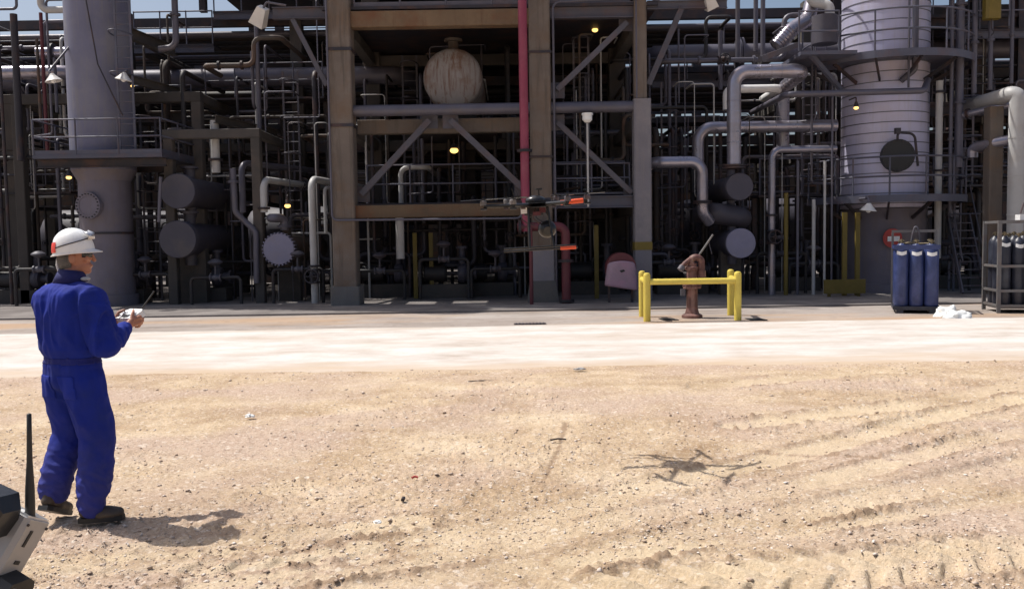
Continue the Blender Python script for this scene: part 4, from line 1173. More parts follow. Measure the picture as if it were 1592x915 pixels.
# steel frame at right edge carrying all that
k = root('process_structure', 'dark steel frame at the right edge behind the white elbow', 'structure', (12, 27, FZ))
for x in (10.9, 15.5, 20.0):
    for Y in (27.2, 29.9):
        MB().ibeam((x, Y, FZ), (x, Y, 14), .3, .3, .025, (0, 1, 0)).part('column', 'steel_dark', k)
for z in (2.8, 5.4, 8.0, 10.6):
    for Y in (27.2, 29.9):
        MB().ibeam((11.05, Y, z), (15.35, Y, z), .2, .34, .02).part('beam', 'steel_dark', k)
        MB().ibeam((15.65, Y, z), (19.85, Y, z), .2, .34, .02).part('beam', 'steel_dark', k)
    d = MB().box((15.4, 28.55, z + .22), (9.4, 2.9, .08)).part('deck', 'steel_dark', k)
    railing(d, [(10.8, 27.12, z + .26), (20, 27.12, z + .26)], mat_='steel_dark', post_step=1.5)
# ---------------------------------------------------------------- dark tangle between the racks and the front
wq = random.Random(11)
for i in range(104):
    q = -40 + i * 16.3 + wq.uniform(-9, 9)
    Y = wq.uniform(26.6, 29.6)
    x = wx(q, 300, Y)
    if abs(x - tc_.x) < 1.1 and Y < 27.4: Y = 28.6
    if abs(x - wc.x) < 1.7: Y = 28.8
    r = wq.choice([.04, .05, .06, .08, .10])
    z1 = wq.choice([3.0, 3.9, 5.0, 6.9, 7.5])
    dx = wq.choice([-1, 1]) * wq.uniform(.4, 1.6)
    z0 = wq.uniform(.7, 1.4)
    reg = 'left of the frame' if x < cx[0] else ('inside the frame' if x < cx[2] else 'right of the frame')
    pts = [(x, 30.6, z1), (x, Y, z1), (x, Y, z0), (x + dx, Y, z0), (x + dx, Y, FZ)]
    pipe(f'dim drop pipe bending down among the dark pipework {reg}', pts, r, wq.choice(['pipe_shaded', 'pipe_shaded_brown', 'pipe_shaded', 'pipe_grey', 'steel_dark']), fl=((1, .3), (1, .7)), vl=((1, .85),) if i % 2 else (), group=f'drop pipes {reg}', name='drop_pipe', n=10, seg=5)
for i in range(16):
    q = 20 + i * 100 + wq.uniform(-20, 20)
    Y = wq.uniform(26.8, 28.8)
    z = wq.choice([1.1, 2.6, 3.4, 4.1, 5.6])
    x = wx(q, 300, Y)
    L = wq.uniform(1.5, 3.5)
    reg = 'left of the frame' if x < cx[0] else ('inside the frame' if x < cx[2] else 'right of the frame')
    pipe(f'dim crosswise pipe hooked down at both ends in the shade {reg}', [(x - L / 2, Y, FZ), (x - L / 2, Y, z), (x + L / 2, Y, z), (x + L / 2, Y, FZ)], wq.choice([.05, .07, .1]), wq.choice(['pipe_shaded', 'pipe_shaded_brown', 'steel_grey']), fl=((1, .4),), group=f'hooked pipes {reg}', name='process_pipe', n=10)
# thin conduits, ladders, platforms and control valves
for i in range(58):
    q = -10 + i * 28 + wq.uniform(-12, 12)
    Y = wq.uniform(25.4, 28.8)
    x = wx(q, 250, Y)
    if abs(x - tc_.x) < 1.2: Y = max(Y, 27.2)
    if abs(x - wc.x) < 1.7: Y = 28.4
    z0, z1 = wq.choice([(FZ, 2.4), (FZ, 3.4), (2.9, 6.2), (3.2, 7.6), (FZ, 5.2), (5, 8.8)])
    r = wq.choice([.015, .02, .025, .035])
    reg = 'left of the frame' if x < cx[0] else ('inside the frame' if x < cx[2] else 'right of the frame')
    off = wq.choice([-1, 1]) * wq.uniform(.3, .9)
    pts = [(x, Y, z0), (x, Y, z1), (x + off, Y, z1), (x + off, Y + .8, z1)]
    if z0 > 1: pts = [(x - off, Y + .6, z0)] + pts
    pipe(f'thin conduit with bends running up in the shade {reg}', pts, r, wq.choice(['pipe_grey', 'pipe_white', 'steel_grey', 'pipe_grey', 'pipe_brown']), group=f'thin conduits {reg}', name='conduit', n=8, seg=4, bend=.1)
for i in range(34):
    q = 0 + i * 47 + wq.uniform(-20, 20)
    Y = wq.uniform(26.2, 29.4)
    z = wq.uniform(1.2, 8.2)
    x = wx(q, 250, Y); L_ = wq.uniform(1.2, 4.0)
    if abs(x - wc.x) < 3.5 or abs(x - tc_.x) < 2.5: Y = wq.uniform(28.2, 29.6)
    reg = 'left of the frame' if x < cx[0] else ('inside the frame' if x < cx[2] else 'right of the frame')
    dz = wq.choice([-1.2, -.7, .8, 1.3])
    pipe(f'slim pipe stepping sideways across the dark pipework {reg}', [(x - L_ / 2, Y + 1.6, z), (x - L_ / 2, Y, z), (x + L_ / 2, Y, z), (x + L_ / 2, Y, z + dz), (x + L_ / 2 + .8, Y, z + dz), (x + L_ / 2 + .8, 30.2, z + dz)], wq.choice([.03, .045, .06, .08]), wq.choice(['pipe_grey', 'pipe_white', 'pipe_shaded', 'pipe_brown', 'pipe_grey']), fl=((1, .3), (1, .75)), vl=((1, .5),) if i % 3 == 0 else (), group=f'stepping pipes {reg}', name='process_pipe', n=9, seg=4)
for q, z0, z1, Y, wh in ((232, FZ, 5.6, 27.0, 'right of the grey tower'), (455, FZ, 7.0, 27.6, 'left of the left column'), (640, 2.9, 7.6, 28.5, 'inside the frame'), (905, FZ, 8.5, 27.5, 'behind the balcony'), (1040, FZ, 6.5, 27.8, 'right of the pale column'), (1260, 1.5, 6.5, 27.6, 'left of the white tower'), (1500, 3.0, 8.0, 26.8, 'at the right edge')):
    x = wx(q, 250, Y)
    lr = root('access_ladder', f'caged steel access ladder {wh} in the shade', 'ladder', (x, Y, z0))
    ladder(lr, (x, Y, z0), z1, .45, mat_='steel_grey', cage=True)
for x0_, x1_, Y0_, z, wh in ((wx(205, 200, 28.0), wx(300, 200, 28.0), 28.0, 5.6, 'right of the grey tower'), (wx(320, 200, 28.3), wx(505, 200, 28.3), 28.3, 6.3, 'between the portal and the frame'), (wx(0, 300, 27.4), wx(110, 300, 27.4), 27.4, 3.4, 'left of the grey tower'), (wx(1020, 200, 28.2), wx(1120, 200, 28.2), 28.2, 4.4, 'right of the pale column'), (wx(1180, 300, 26.6), wx(1300, 300, 26.6), 26.6, 2.9, 'left of the white tower'), (wx(1450, 300, 26.4), wx(1592, 300, 26.4), 26.4, 3.1, 'right of the white tower')):
    pr = root('access_platform', f'narrow steel walkway with railing {wh} in the shade', 'walkway', ((x0_ + x1_) / 2, Y0_, z))
    MB().box(((x0_ + x1_) / 2, Y0_ + .5, z), (x1_ - x0_, 1.0, .06)).part('floor', 'steel_dark', pr)
    railing(pr, [(x0_ + .03, Y0_ + .04, z + .03), (x1_ - .03, Y0_ + .04, z + .03)], mat_='steel_blue_grey', post_step=.9)
    for x in (x0_ + .1, x1_ - .1):
        MB().ibeam((x, Y0_ + .9, FZ), (x, Y0_ + .9, z - .03), .14, .14, .015, (0, 1, 0)).part('leg', 'steel_dark', pr)
def control_valve(x, Y, z, label):
    k = root('control_valve', label, 'valve', (x, Y, FZ))
    MB().tube([(x - .7, Y, FZ), (x - .7, Y, z), (x + .7, Y, z), (x + .7, Y, FZ)], .05, 10, .12).part('pipe_loop', 'pipe_shaded', k)
    MB().lathe([(0, -.16), (.11, -.16), (.11, -.12), (.07, -.1), (.10, 0), (.07, .1), (.11, .12), (.11, .16), (0, .16)], (x, Y, z), (1, 0, 0), 14).part('body', 'steel_grey', k)
    MB().cyl((x, Y, z), (x, Y, z + .35), .03, 8).part('stem', 'steel_grey', k)
    MB().lathe([(0, .33), (.05, .33), (.19, .40), (.21, .43), (.19, .46), (.09, .52), (0, .53)], (x, Y, z), (0, 0, 1), 18).part('actuator', 'steel_grey', k)
for q, zv, wh in ((60, 1.1, 'left of the grey tower'), (225, .9, 'just right of the grey tower'), (345, .8, 'under the low portal'), (470, 1.0, 'left of the frame'), (590, .9, 'inside the frame beside the left column'), (690, 1.2, 'in the middle of the frame'), (770, .9, 'inside the frame near the pink riser'), (1040, 1.0, 'right of the pale column'), (1215, 1.2, 'right of the exchangers'), (1265, .9, 'left of the white tower skirt'), (1470, 1.0, 'right of the white tower skirt')):
    control_valve(wx(q, 400, 25.6), 25.6 if q not in (470, 345) else 25.0, zv, f'small control valve with mushroom-shaped top {wh}')
for i in range(60):
    q = wq.choice([wq.uniform(-5, 112), wq.uniform(205, 505), wq.uniform(1015, 1310), wq.uniform(1450, 1592), wq.uniform(870, 980)])
    Y = wq.uniform(27.0, 30.0)
    x = wx(q, 150, Y)
    if abs(x - wc.x) < 1.7 or abs(x - tc_.x) < 1.1: Y = max(Y, 28.4)
    z0 = wq.uniform(2.5, 6.0); z1 = z0 + wq.uniform(1.2, 3.6)
    r = wq.choice([.02, .03, .04, .05])
    dx = wq.choice([-1, 1]) * wq.uniform(.5, 2.2)
    reg = 'left of the frame' if x < cx[0] else ('inside the frame' if x < cx[2] else 'right of the frame')
    pipe(f'slim hooked pipe hanging high in the pipework {reg}', [(x, 30.4, z1), (x, Y, z1), (x, Y, z0), (x + dx, Y, z0), (x + dx, 30.4, z0)], r, wq.choice(['pipe_grey', 'steel_grey', 'pipe_brown', 'pipe_white']), fl=((1, .5),) if r > .03 else (), group=f'slim hooked pipes {reg}', name='hanging_pipe', n=8, seg=4)
for x0_, x1_, Y0_, z, wh in ((wx(-20, 60, 29.6), wx(108, 60, 29.6), 29.6, 7.4, 'high at the far left'), (wx(205, 60, 29.6), wx(330, 60, 29.6), 29.7, 8.3, 'high right of the grey tower'), (wx(330, 40, 29.4), wx(505, 40, 29.4), 29.5, 9.3, 'high left of the frame'), (wx(1015, 100, 29.6), wx(1230, 100, 29.6), 29.7, 6.9, 'high right of the frame'), (wx(1460, 60, 26.9), wx(1600, 60, 26.9), 26.3, 7.6, 'high at the right edge')):
    pr = root('access_platform', f'narrow steel walkway with railing {wh}', 'walkway', ((x0_ + x1_) / 2, Y0_, z))
    MB().box(((x0_ + x1_) / 2, Y0_ + .4, z), (x1_ - x0_, .8, .06)).part('floor', 'steel_dark', pr)
    MB().ibeam((x0_, Y0_ + .05, z - .14), (x1_, Y0_ + .05, z - .14), .1, .2, .015).part('edge_beam', 'steel_blue_grey', pr)
    railing(pr, [(x0_ + .03, Y0_ + .04, z + .03), (x1_ - .03, Y0_ + .04, z + .03)], mat_='steel_blue_grey', post_step=1.0)
# pumps on the floor
def pump(x, Y, label):
    k = root('pump', label, 'pump', (x, Y, FZ), 'pumps on the plant floor')
    MB().box((x, Y, FZ + .2), (1.5, .6, .4)).part('base', 'concrete_rack', k)
    MB().lathe([(0, 0), (.22, 0), (.25, .04), (.25, .6), (.22, .66), (0, .66)], (x - .7, Y, FZ + .72), (1, 0, 0), 18).part('motor', 'pipe_shaded', k)
    MB().cyl((x - .05, Y, FZ + .72), (x + .3, Y, FZ + .72), .06, 10).part('shaft', 'steel_dark', k)
    MB().lathe([(0, 0), (.26, .02), (.30, .1), (.30, .2), (.26, .28), (.12, .3), (.12, .5), (.2, .5), (.2, .56), (0, .56)], (x + .28, Y, FZ + .72), (1, 0, 0), 20).part('casing', 'head_grey', k)
    MB().cyl((x + .42, Y, FZ + .9), (x + .42, Y, FZ + 1.5), .09, 12).cyl((x + .42, Y, FZ + 1.44), (x + .42, Y, FZ + 1.52), .17, 12).part('discharge', 'head_grey', k)
for q, wh in ((40, 'at the far left of the plant'), (210, 'just right of the grey tower'), (330, 'below the low concrete portal'), (600, 'in the frame beside the left column'), (700, 'in the middle of the frame'), (760, 'in the frame near the pink riser'), (920, 'between the middle and pale columns'), (1050, 'right of the pale column'), (1230, 'between the exchangers and the white tower'), (1480, 'behind the blue cylinder block')):
    pump(wx(q, 430, 27.2), 26.3 + (q % 7) * .15, f'shaded pump with round motor on a concrete block {wh}')

# ---------------------------------------------------------------- stairs, yellow safety steel
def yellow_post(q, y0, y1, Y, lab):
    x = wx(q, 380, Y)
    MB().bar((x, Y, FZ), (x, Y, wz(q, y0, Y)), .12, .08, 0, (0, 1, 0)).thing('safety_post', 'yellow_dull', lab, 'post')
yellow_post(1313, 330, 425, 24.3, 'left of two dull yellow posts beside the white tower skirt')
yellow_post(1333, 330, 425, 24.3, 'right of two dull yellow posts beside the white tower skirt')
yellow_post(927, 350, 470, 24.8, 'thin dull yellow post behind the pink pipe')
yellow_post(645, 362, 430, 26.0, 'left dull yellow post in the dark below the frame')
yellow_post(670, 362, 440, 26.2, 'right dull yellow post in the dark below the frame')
a, b = gnd(1281, 448), gnd(1345, 446)
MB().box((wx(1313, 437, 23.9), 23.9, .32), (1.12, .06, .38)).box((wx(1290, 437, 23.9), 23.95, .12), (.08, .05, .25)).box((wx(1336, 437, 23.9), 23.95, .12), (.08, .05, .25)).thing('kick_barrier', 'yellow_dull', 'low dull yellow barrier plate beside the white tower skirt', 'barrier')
pipe('white hanging pipe below the frame\'s lower beam', [(wx(622, 370, YF + 1.2), YF + 1.2, zlev[0]), (wx(622, 370, YF + 1.2), YF + 1.2, wz(622, 402, YF + 1.2))], .12, 'pipe_white', name='hanging_pipe')
st = root('stair', 'steep dark steel stair leaning behind the blue cylinder pack', 'stair', (wx(1500, 450, 24.3), 24.3, FZ))
a0, a1 = P(1502, 450, 24.2), P(1478, 335, 25.4)
for dx in (0, .62):
    p0 = Vector((a0.x + dx - .1, 24.2, FZ)); p1 = Vector((a1.x + dx - .1, 25.4, a1.z))
    MB().bar(p0, p1, .04, .16).part('stringer', 'steel_grey', st)
    MB().tube([p0 + Vector((0, 0, .9)), p1 + Vector((0, 0, .9))], .02, 6).part('handrail', 'steel_grey', st)
for k in range(1, 10):
    t = k / 10
    p = Vector((a0.x - .1, 24.2, FZ)).lerp(Vector((a1.x - .1, 25.4, a1.z)), t) + Vector((.31, 0, 0))
    piece('tread', lambda m: m.box((0, 0, 0), (.58, .2, .03)), 'tread', 'steel_grey', st, p)

# ---------------------------------------------------------------- lamps
def lamp_shade(px, py, Y, label, tilt=0.0, to=None):
    p = P(px, py, Y)
    k = root('area_lamp', label, 'lamp', p)
    MB().lathe([(.05, .16), (.09, .1), (.22, -.04), (.21, -.05), (.05, .02)], p, (tilt, -.05, 1), 20).part('shade', 'lamp_shade', k)
    MB().ell(p + Vector((0, 0, -.02)), (.07, .07, .08), 12, 8).part('globe', 'white_paint', k)
    MB().tube([p + Vector((0, 0, .12)), p + Vector((0, 0, .3)), p + Vector((0.0, .9, .3))] if to is None else [p + Vector((0, 0, .12))] + to, .03, 8, .1).part('arm', 'pipe_grey', k)
lamp_shade(83, 124, 24.2, 'pale bell-shaped lamp left of the grey tower', -.2, [P(75, 112, 24.2), P(110, 70, 25.0)])
lamp_shade(192, 122, 24.2, 'pale bell-shaped lamp on the right of the grey tower', .2, [P(196, 110, 24.2), P(198, 112, 25.0)])
lamp_shade(1350, 325, 23.9, 'pale bell-shaped lamp hanging under the lower platform of the white tower', .1)
def bulb(px, py, Y, label, s=.05, back=.5):
    p = P(px, py, Y)
    k = root('well_glass_lamp', label, 'lamp', p)
    MB().ell(p, (s * 1.5, s * 1.5, s), 12, 8).part('globe', 'bulb_lit', k)
    MB().lathe([(s * 1.1, 0), (s * 1.5, .02), (s * .8, .14), (0, .14)], p + Vector((0, 0, s * .7)), (0, 0, 1), 12).part('cap', 'steel_dark', k)
    MB().tube([p + Vector((0, 0, s + .1)), p + Vector((0, 0, s + .25)), p + Vector((0, back, s + .25))], .02, 6, .06).part('bracket', 'steel_dark', k)
bulb(206, 134, 25.0, 'small warm lit lamp right of the grey tower', .035)
bulb(107, 276, 24.6, 'warm lit lamp at the left of the grey tower below the platform', .05)
bulb(447, 320, 25.6, 'warm lit lamp above the toothed exchanger', .06)
bulb(706, 234, 27.0, 'yellow lit lamp hanging in the middle of the frame', .085)
bulb(925, 47, 26.5, 'warm lit lamp high between the middle and pale columns', .06)
bulb(1331, 168, 24.7, 'yellow lit lamp on the left face of the white tower', .045)
# floodlights
def floodlight(px, py, Y, label, tilt, s=1.0, fwd=-1):
    p = P(px, py, Y)
    k = root('floodlight', label, 'floodlight', p)
    rot = Matrix.Rotation(R(tilt), 3, 'Y') @ Matrix.Rotation(R(25), 3, 'X')
    m = MB()
    pts0 = [(-.2, -.16), (.2, -.16), (.2, .16), (-.2, .16)]
    q = lambda a, b, c_: p + rot @ Vector((a * s, b * s, c_ * s))
    vv = [q(x, y, -.26) for x, y in pts0] + [q(x * .62, y * .8, .24) for x, y in pts0]
    m.add(vv, [(0, 1, 5, 4), (1, 2, 6, 5), (2, 3, 7, 6), (3, 0, 4, 7), (4, 5, 6, 7), (3, 2, 1, 0)])
    m.part('housing', 'lamp_shade', k)
    m = MB()
    m.add([q(x * .85, y * .85, -.265) for x, y in pts0], [(0, 1, 2, 3)])
    m.part('lens', 'glass_dark', k)
    MB().tube([q(0, 0, .22), q(.0, 0.1, .38), q(.0, .1, .38) + Vector((.5 * s, .05, -.08))], .03, 8, .05).part('yoke', 'steel_grey', k)
floodlight(405, 25, YF - .05, 'pale box-shaped floodlight on the bracket arm left of the frame', 30)
floodlight(1103, 2, YF - .05, 'pale floodlight at the top edge right of the pale column', -25, .8)
# white speaker-like lamp on a pole
x = wx(914, 250, YF - .35)
z1 = wz(912, 190, YF - .35)
k = root('pole_lamp', 'white drum-shaped lamp on a thin pole between the middle and pale columns', 'lamp', (x, YF - .3, wz(914, 320, YF)))
MB().cyl((x, YF - .3, wz(914, 322, YF)), (x, YF - .3, z1), .028, 8).part('pole', 'pipe_white', k)
MB().lathe([(0, 0), (.07, 0), (.13, .06), (.13, .18), (.15, .19), (.15, .24), (0, .26)], (x, YF - .3, z1), (0, 0, 1), 16).part('lamp_head', 'white_plastic', k)

# ---------------------------------------------------------------- fire monitor and its guard
g = gnd(1076, 494); g.z = 0.012
k = root('fire_hydrant', 'weathered red fire monitor hydrant with lever inside the yellow guard', 'hydrant', g)
s = mpp(g.y)
up = lambda dz: g + Vector((0, 0, dz))
b = MB().lathe([(0, 0), (.22, 0), (.22, .05), (.15, .09), (.122, .2), (.116, .62), (0, .62)], g, (0, 0, 1), 22).part('barrel', 'hydrant_red', k)
MB().lathe([(0, .62), (.19, .62), (.19, .665), (.15, .67), (.15, .68), (.19, .685), (.19, .73), (0, .73)], g, (0, 0, 1), 22).part('flange', 'hydrant_red', k)
bolts(b, up(.675), (0, 0, 1), .185, 10, 'hydrant_red', .022)
MB().lathe([(.11, .73), (.112, 1.0), (.14, 1.02), (.14, 1.08), (.10, 1.1), (.10, 1.16), (0, 1.2)], g, (0, 0, 1), 20).part('upper_barrel', 'hydrant_red', k)
MB().tube([up(1.12) + Vector((-.02, 0, 0)), up(1.25) + Vector((-.02, 0, 0)), up(1.29) + Vector((.08, -.02, 0)), up(1.24) + Vector((.20, 0, 0)), up(.98) + Vector((.20, 0, 0))], .075, 14, .12).part('swivel_elbow', 'hydrant_red', k)
MB().cyl(up(1.0) + Vector((.20, 0, .0)), up(.86) + Vector((.20, 0, 0)), .095, 14, .10).part('swivel_joint', 'hydrant_red', k)
MB().tube([up(1.24) + Vector((-.05, -.02, 0)), up(1.16) + Vector((-.16, -.06, 0)), up(1.08) + Vector((-.24, -.08, 0))], .05, 12, .05).part('outlet', 'hydrant_red', k)
MB().cyl(up(1.10) + Vector((-.21, -.07, 0)), up(1.02) + Vector((-.27, -.09, 0)), .07, 12).part('outlet_cap', 'steel_grey', k)
MB().tube([up(1.34) + Vector((.16, 0, 0)), up(1.76) + Vector((.44, -.05, 0))], .02, 8).part('lever', 'frame_grey', k)
MB().tube([up(1.62) + Vector((.35, -.03, 0)), up(1.35) + Vector((.42, -.03, 0))], .006, 5).part('chain', 'steel_grey', k)
MB().box(up(.54) + Vector((-.2, -.02, 0)), (.09, .09, .14)).part('drain_plug', 'steel_grey', k)

k = root('guard_rail', 'bright yellow pipe guard rail standing round the hydrant', 'guard rail', gnd(1078, 500))
fl_, fr_, br_ = gnd(1006, 500), gnd(1147, 498), gnd(1136, 490)
bl_ = Vector((gnd(1003, 494).x - .02, br_.y, 0))
ph = wz(1007, 426, fl_.y) + .02
for p in (fl_, fr_, br_, bl_):
    MB().lathe([(0, 0.0), (.074, 0.0), (.074, ph - .05), (.062, ph - .015), (.03, ph), (0, ph + .002)], (p.x, p.y, .008), (0, 0, 1), 18).part('post', 'yellow_paint', k)
zr_ = ph - .18
for a, b in ((fl_, fr_), (fl_, bl_), (fr_, br_)):
    d = (b - a).normalized() * .06
    MB().cyl(a + d + Vector((0, 0, zr_)), b - d + Vector((0, 0, zr_)), .062, 16).part('rail', 'yellow_paint', k)
for q, lab in ((1041, 'small dark rubber mat on the apron left of the hydrant'), (1177, 'small dark rubber mat on the apron right of the yellow guard')):
    g2 = gnd(q, 497)
    m = MB(); m.prism([(-.16, -.2), (.16, -.2), (.08, .22), (-.2, .22)], (g2.x, g2.y, .009), (g2.x, g2.y, .022), (0, 1, 0)); m.thing('rubber_mat', 'black_rubber', lab, 'mat')
g2 = gnd(824, 504)
k = root('drain_grate', 'long dark slotted drain grate at the road edge below the frame', 'drain', (g2.x, g2.y, .012))
MB().box((g2.x, g2.y, .017), (.66, .22, .006)).part('frame', 'steel_dark', k)
for i in range(9):
    piece('gbar', lambda m: m.box((0, 0, 0), (.03, .2, .012)), 'grate_bar', 'steel_grey', k, (g2.x - .28 + i * .07, g2.y, .026))

# ---------------------------------------------------------------- gas cylinders
def gas_cylinder(x, Y, z0, r, h, body, label, group, sticker=True):
    c = root('gas_cylinder', label, 'gas cylinder', (x, Y, z0), group)
    MB().slathe([(0, 0), (r * .9, 0), (r, .03), (r, h - r * 1.3), (r * .93, h - r * .85), (r * .7, h - r * .4), (r * .36, h - r * .1), (r * .3, h), (0, h)], (x, Y, z0), (0, 0, 1), 20).part('body', body, c)
    MB().cyl((x, Y, z0 + h), (x, Y, z0 + h + .09), .028, 8).cyl((x - .05, Y, z0 + h + .05), (x + .05, Y, z0 + h + .05), .02, 8).part('valve', 'brass', c)
    if sticker:
        n = 6
        zt_ = z0 + h - r * 1.75
        A = [math.pi * (1.27 + .46 * t / n) for t in range(n + 1)]
        rr = r + .003
        dip = [0.02, .012, 0.0, -.006, 0.0, .012, .02]
        m = MB().add([Vector((x + rr * math.cos(a), Y + rr * math.sin(a), zt_ + d)) for a, d in zip(A, dip)] + [Vector((x + rr * math.cos(a), Y + rr * math.sin(a), zt_ + .075 + d)) for a, d in zip(A, dip)], [(i, i + 1, n + 2 + i, n + 1 + i) for i in range(n)], True)
        m.part('sticker', 'white_paint', c)
    return c
a, b = gnd(1395, 486), gnd(1456, 487)
Yc = (a.y + b.y) / 2
x0, x1 = wx(1392, 470, Yc), wx(1456, 470, Yc)
k = root('cylinder_pallet', 'blue steel pallet frame holding the block of blue gas cylinders', 'pallet', ((x0 + x1) / 2, Yc, .01))
MB().box(((x0 + x1) / 2, Yc + .30, .12), (x1 - x0 + .04, .98, .07)).part('base', 'cyl_navy', k)
for dx in (x0 + .12, x1 - .12):
    MB().box((dx, Yc + .30, .045), (.14, .94, .075)).part('runner', 'cyl_navy', k)
zt_ = wz(1424, 384, Yc)
for (p, q) in (((x0, Yc - .17), (x1, Yc - .17)), ((x0, Yc + .77), (x1, Yc + .77))):
    MB().bar((p[0], p[1], zt_), (q[0], q[1], zt_), .03, .10).part('top_ring_bar', 'cyl_blue', k)
for x in (x0, x1):
    MB().bar((x, Yc - .15, zt_), (x, Yc + .75, zt_), .03, .066).part('top_ring_bar', 'cyl_blue', k)
    MB().bar((x, Yc + .79, .16), (x, Yc + .79, zt_ + .32), .05, .05, 0, (0, 1, 0)).part('post', 'frame_grey', k)
MB().bar((x0 - .02, Yc + .79, zt_ + .345), (x1 + .02, Yc + .79, zt_ + .345), .06, .06).part('top_bar', 'frame_grey', k)
xm = (x0 + x1) / 2
MB().tube([(xm - .1, Yc + .3, zt_ + .02), (xm - .06, Yc + .3, zt_ + .3), (xm, Yc + .3, zt_ + .52), (xm + .06, Yc + .3, zt_ + .3), (xm + .1, Yc + .3, zt_ + .02)], .022, 8, .05).part('lifting_eye', 'steel_grey', k)
pitch = (x1 - x0) / 3
PIV = Vector(((x0 + x1) / 2, Yc, 0)); TH = R(-21)
k.rotation_euler.z = TH
turn = lambda x, Y: PIV + Matrix.Rotation(TH, 3, 'Z') @ (Vector((x, Y, 0)) - PIV)
nm = ['left', 'middle', 'right']
rw = ['front', 'second', 'third']
for i in range(3):
    for j in range(3):
        q = turn(x0 + pitch * (i + .5), Yc + .0 + j * .305)
        gc = gas_cylinder(q.x, q.y, .156, pitch / 2 - .003, zt_ - .07 - .012 * ((i + 2 * j) % 3), 'cyl_blue', f'blue gas cylinder, {nm[i]} one in the {rw[j]} row of the blue block', 'blue gas cylinders in the pallet block', j == 0)
        gc.rotation_euler.z = TH
MB().tube([turn(x, y) + Vector((0, 0, z)) for x, y, z in ((x0 + .1, Yc + .05, zt_ + .06), (x0 + .3, Yc + .02, zt_ + .1), (xm, Yc + .1, zt_ + .07), (x1 - .2, Yc + .04, zt_ + .08))], .018, 8, .05).thing('manifold_hose', 'brass', 'thin brass manifold pipe along the tops of the blue cylinders', 'manifold')
# caged navy cylinders at the right edge
g2 = gnd(1552, 487)
Yr = g2.y
k = root('cylinder_cage', 'grey steel cage of dark cylinders cut by the right edge', 'cage', (g2.x, Yr, .01))
xl = g2.x
zc_ = wz(1552, 347, Yr)
xr, Yb = xl + 1.15, Yr + 1.0
TH2 = R(-12)
k.rotation_euler.z = TH2
turn2 = lambda x, Y: Vector((g2.x, Yr, 0)) + Matrix.Rotation(TH2, 3, 'Z') @ Vector((x - g2.x, Y - Yr, 0))
yaw = Matrix.Rotation(R(0), 3, 'Z')
for (x, Y) in ((xl, Yr), (xr, Yr), (xl, Yb), (xr, Yb), (xl + .58, Yr)):
    MB().bar((x, Y, .012), (x, Y, zc_), .07, .07, 0, (0, 1, 0)).part('post', 'frame_grey', k)
for z in (.16, .48, 1.0, zc_ + .03):
    for Y in (Yr, Yb):
        MB().bar((xl - .035, Y, z), (xr + .035, Y, z), .05, .055 if z < zc_ else .06).part('bar', 'frame_grey', k)
    for x in (xl, xr):
        MB().bar((x, Yr + .04, z), (x, Yb - .04, z), .045, .05 if z < zc_ else .055).part('bar', 'frame_grey', k)
MB().box(((xl + xr) / 2, (Yr + Yb) / 2, .12), (xr - xl, Yb - Yr, .04)).part('floor', 'frame_grey', k)
MB().box((xl + .62, Yr + .35, zc_ + .12), (.34, .3, .12)).part('valve_box', 'white_paint', k)
MB().tube([(xl + .7, Yr + .4, zc_ + .18), (xl + .7, Yr + .4, zc_ + .4), (xl + .6, Yr + .4, zc_ + .5), (xl + .52, Yr + .4, zc_ + .2)], .02, 8, .06).part('hook', 'steel_grey', k)
for i in range(4):
    for j in range(3):
        q = turn2(xl + .155 + i * .28, Yr + .2 + j * .3)
        gc = gas_cylinder(q.x, q.y, .142, .132, 1.50 - .03 * ((i + j) % 2), 'cyl_navy', f'dark navy gas cylinder in the cage, {["first", "second", "third", "fourth"][i]} from its left post in the {rw[j]} row', 'navy gas cylinders in the grey cage', j == 0)
        gc.rotation_euler.z = TH2

# ---------------------------------------------------------------- crumpled plastic, hose reel
def crumple(px, py, size, label, seed, mat_='white_plastic', name='plastic_sheet'):
    g2 = gnd(px, py)
    m = MB().ell(Vector((0, 0, 0)), (1, 1, 1), 34, 22)
    out = []
    for v in m.v:
        q = v.copy()
        f = 1 + .55 * noise.noise(q * 1.6 + Vector((seed, 0, 0))) + .30 * abs(noise.noise(q * 4.1 + Vector((0, seed, 0)))) + .12 * noise.noise(q * 9)
        q = Vector((q.x * size[0], q.y * size[1], max(-.15, q.z) * size[2])) * f
        out.append(q + g2 + Vector((0, 0, .02)))
    m.v = out
    return m.thing(name, mat_, label, 'plastic sheet')
crumple(1472, 492, (.22, .18, .20), 'crumpled white plastic sheet heap beside the blue cylinder block', 2.2)
crumple(1490, 494, (.24, .16, .12), 'lower lump of white plastic sheet nearer the caged cylinders', 5.1)
crumple(388, 650, (.045, .03, .022), 'small white plastic scrap lying on the dirt left of centre', 1.1)
crumple(901, 576, (.075, .04, .02), 'pale plastic scrap near the far edge of the dirt', 3.3, 'pipe_white')
crumple(535 + 52, 816, (.02, .02, .012), 'tiny white scrap on the dirt in the lower middle', 7.3)
def twig(px, py, L, ang, label, mat_='steel_dark', r=.012, name='scrap_strip'):
    g2 = gnd(px, py)
    d = Vector((math.cos(ang), math.sin(ang), 0)) * L / 2
    MB().tube([g2 - d + Vector((0, 0, .006)), g2 + Vector((0, .015, .012)), g2 + d + Vector((0, 0, .006))], r, 6, .02).thing(name, mat_, label, 'scrap')
twig(868, 684, .14, .1, 'short dark strip of debris lying across a narrow track', 'pipe_brown', .008)
twig(645, 743, .045, .3, 'tiny red scrap lying on the dirt in the middle', 'sign_red', .008)
twig(627, 777, .03, 1.4, 'tiny dark green stub on the dirt near the red scrap', 'steel_dark', .014)
twig(748, 593, .32, .02, 'dark broken strip of debris near the far edge of the dirt', 'pipe_brown', .008)
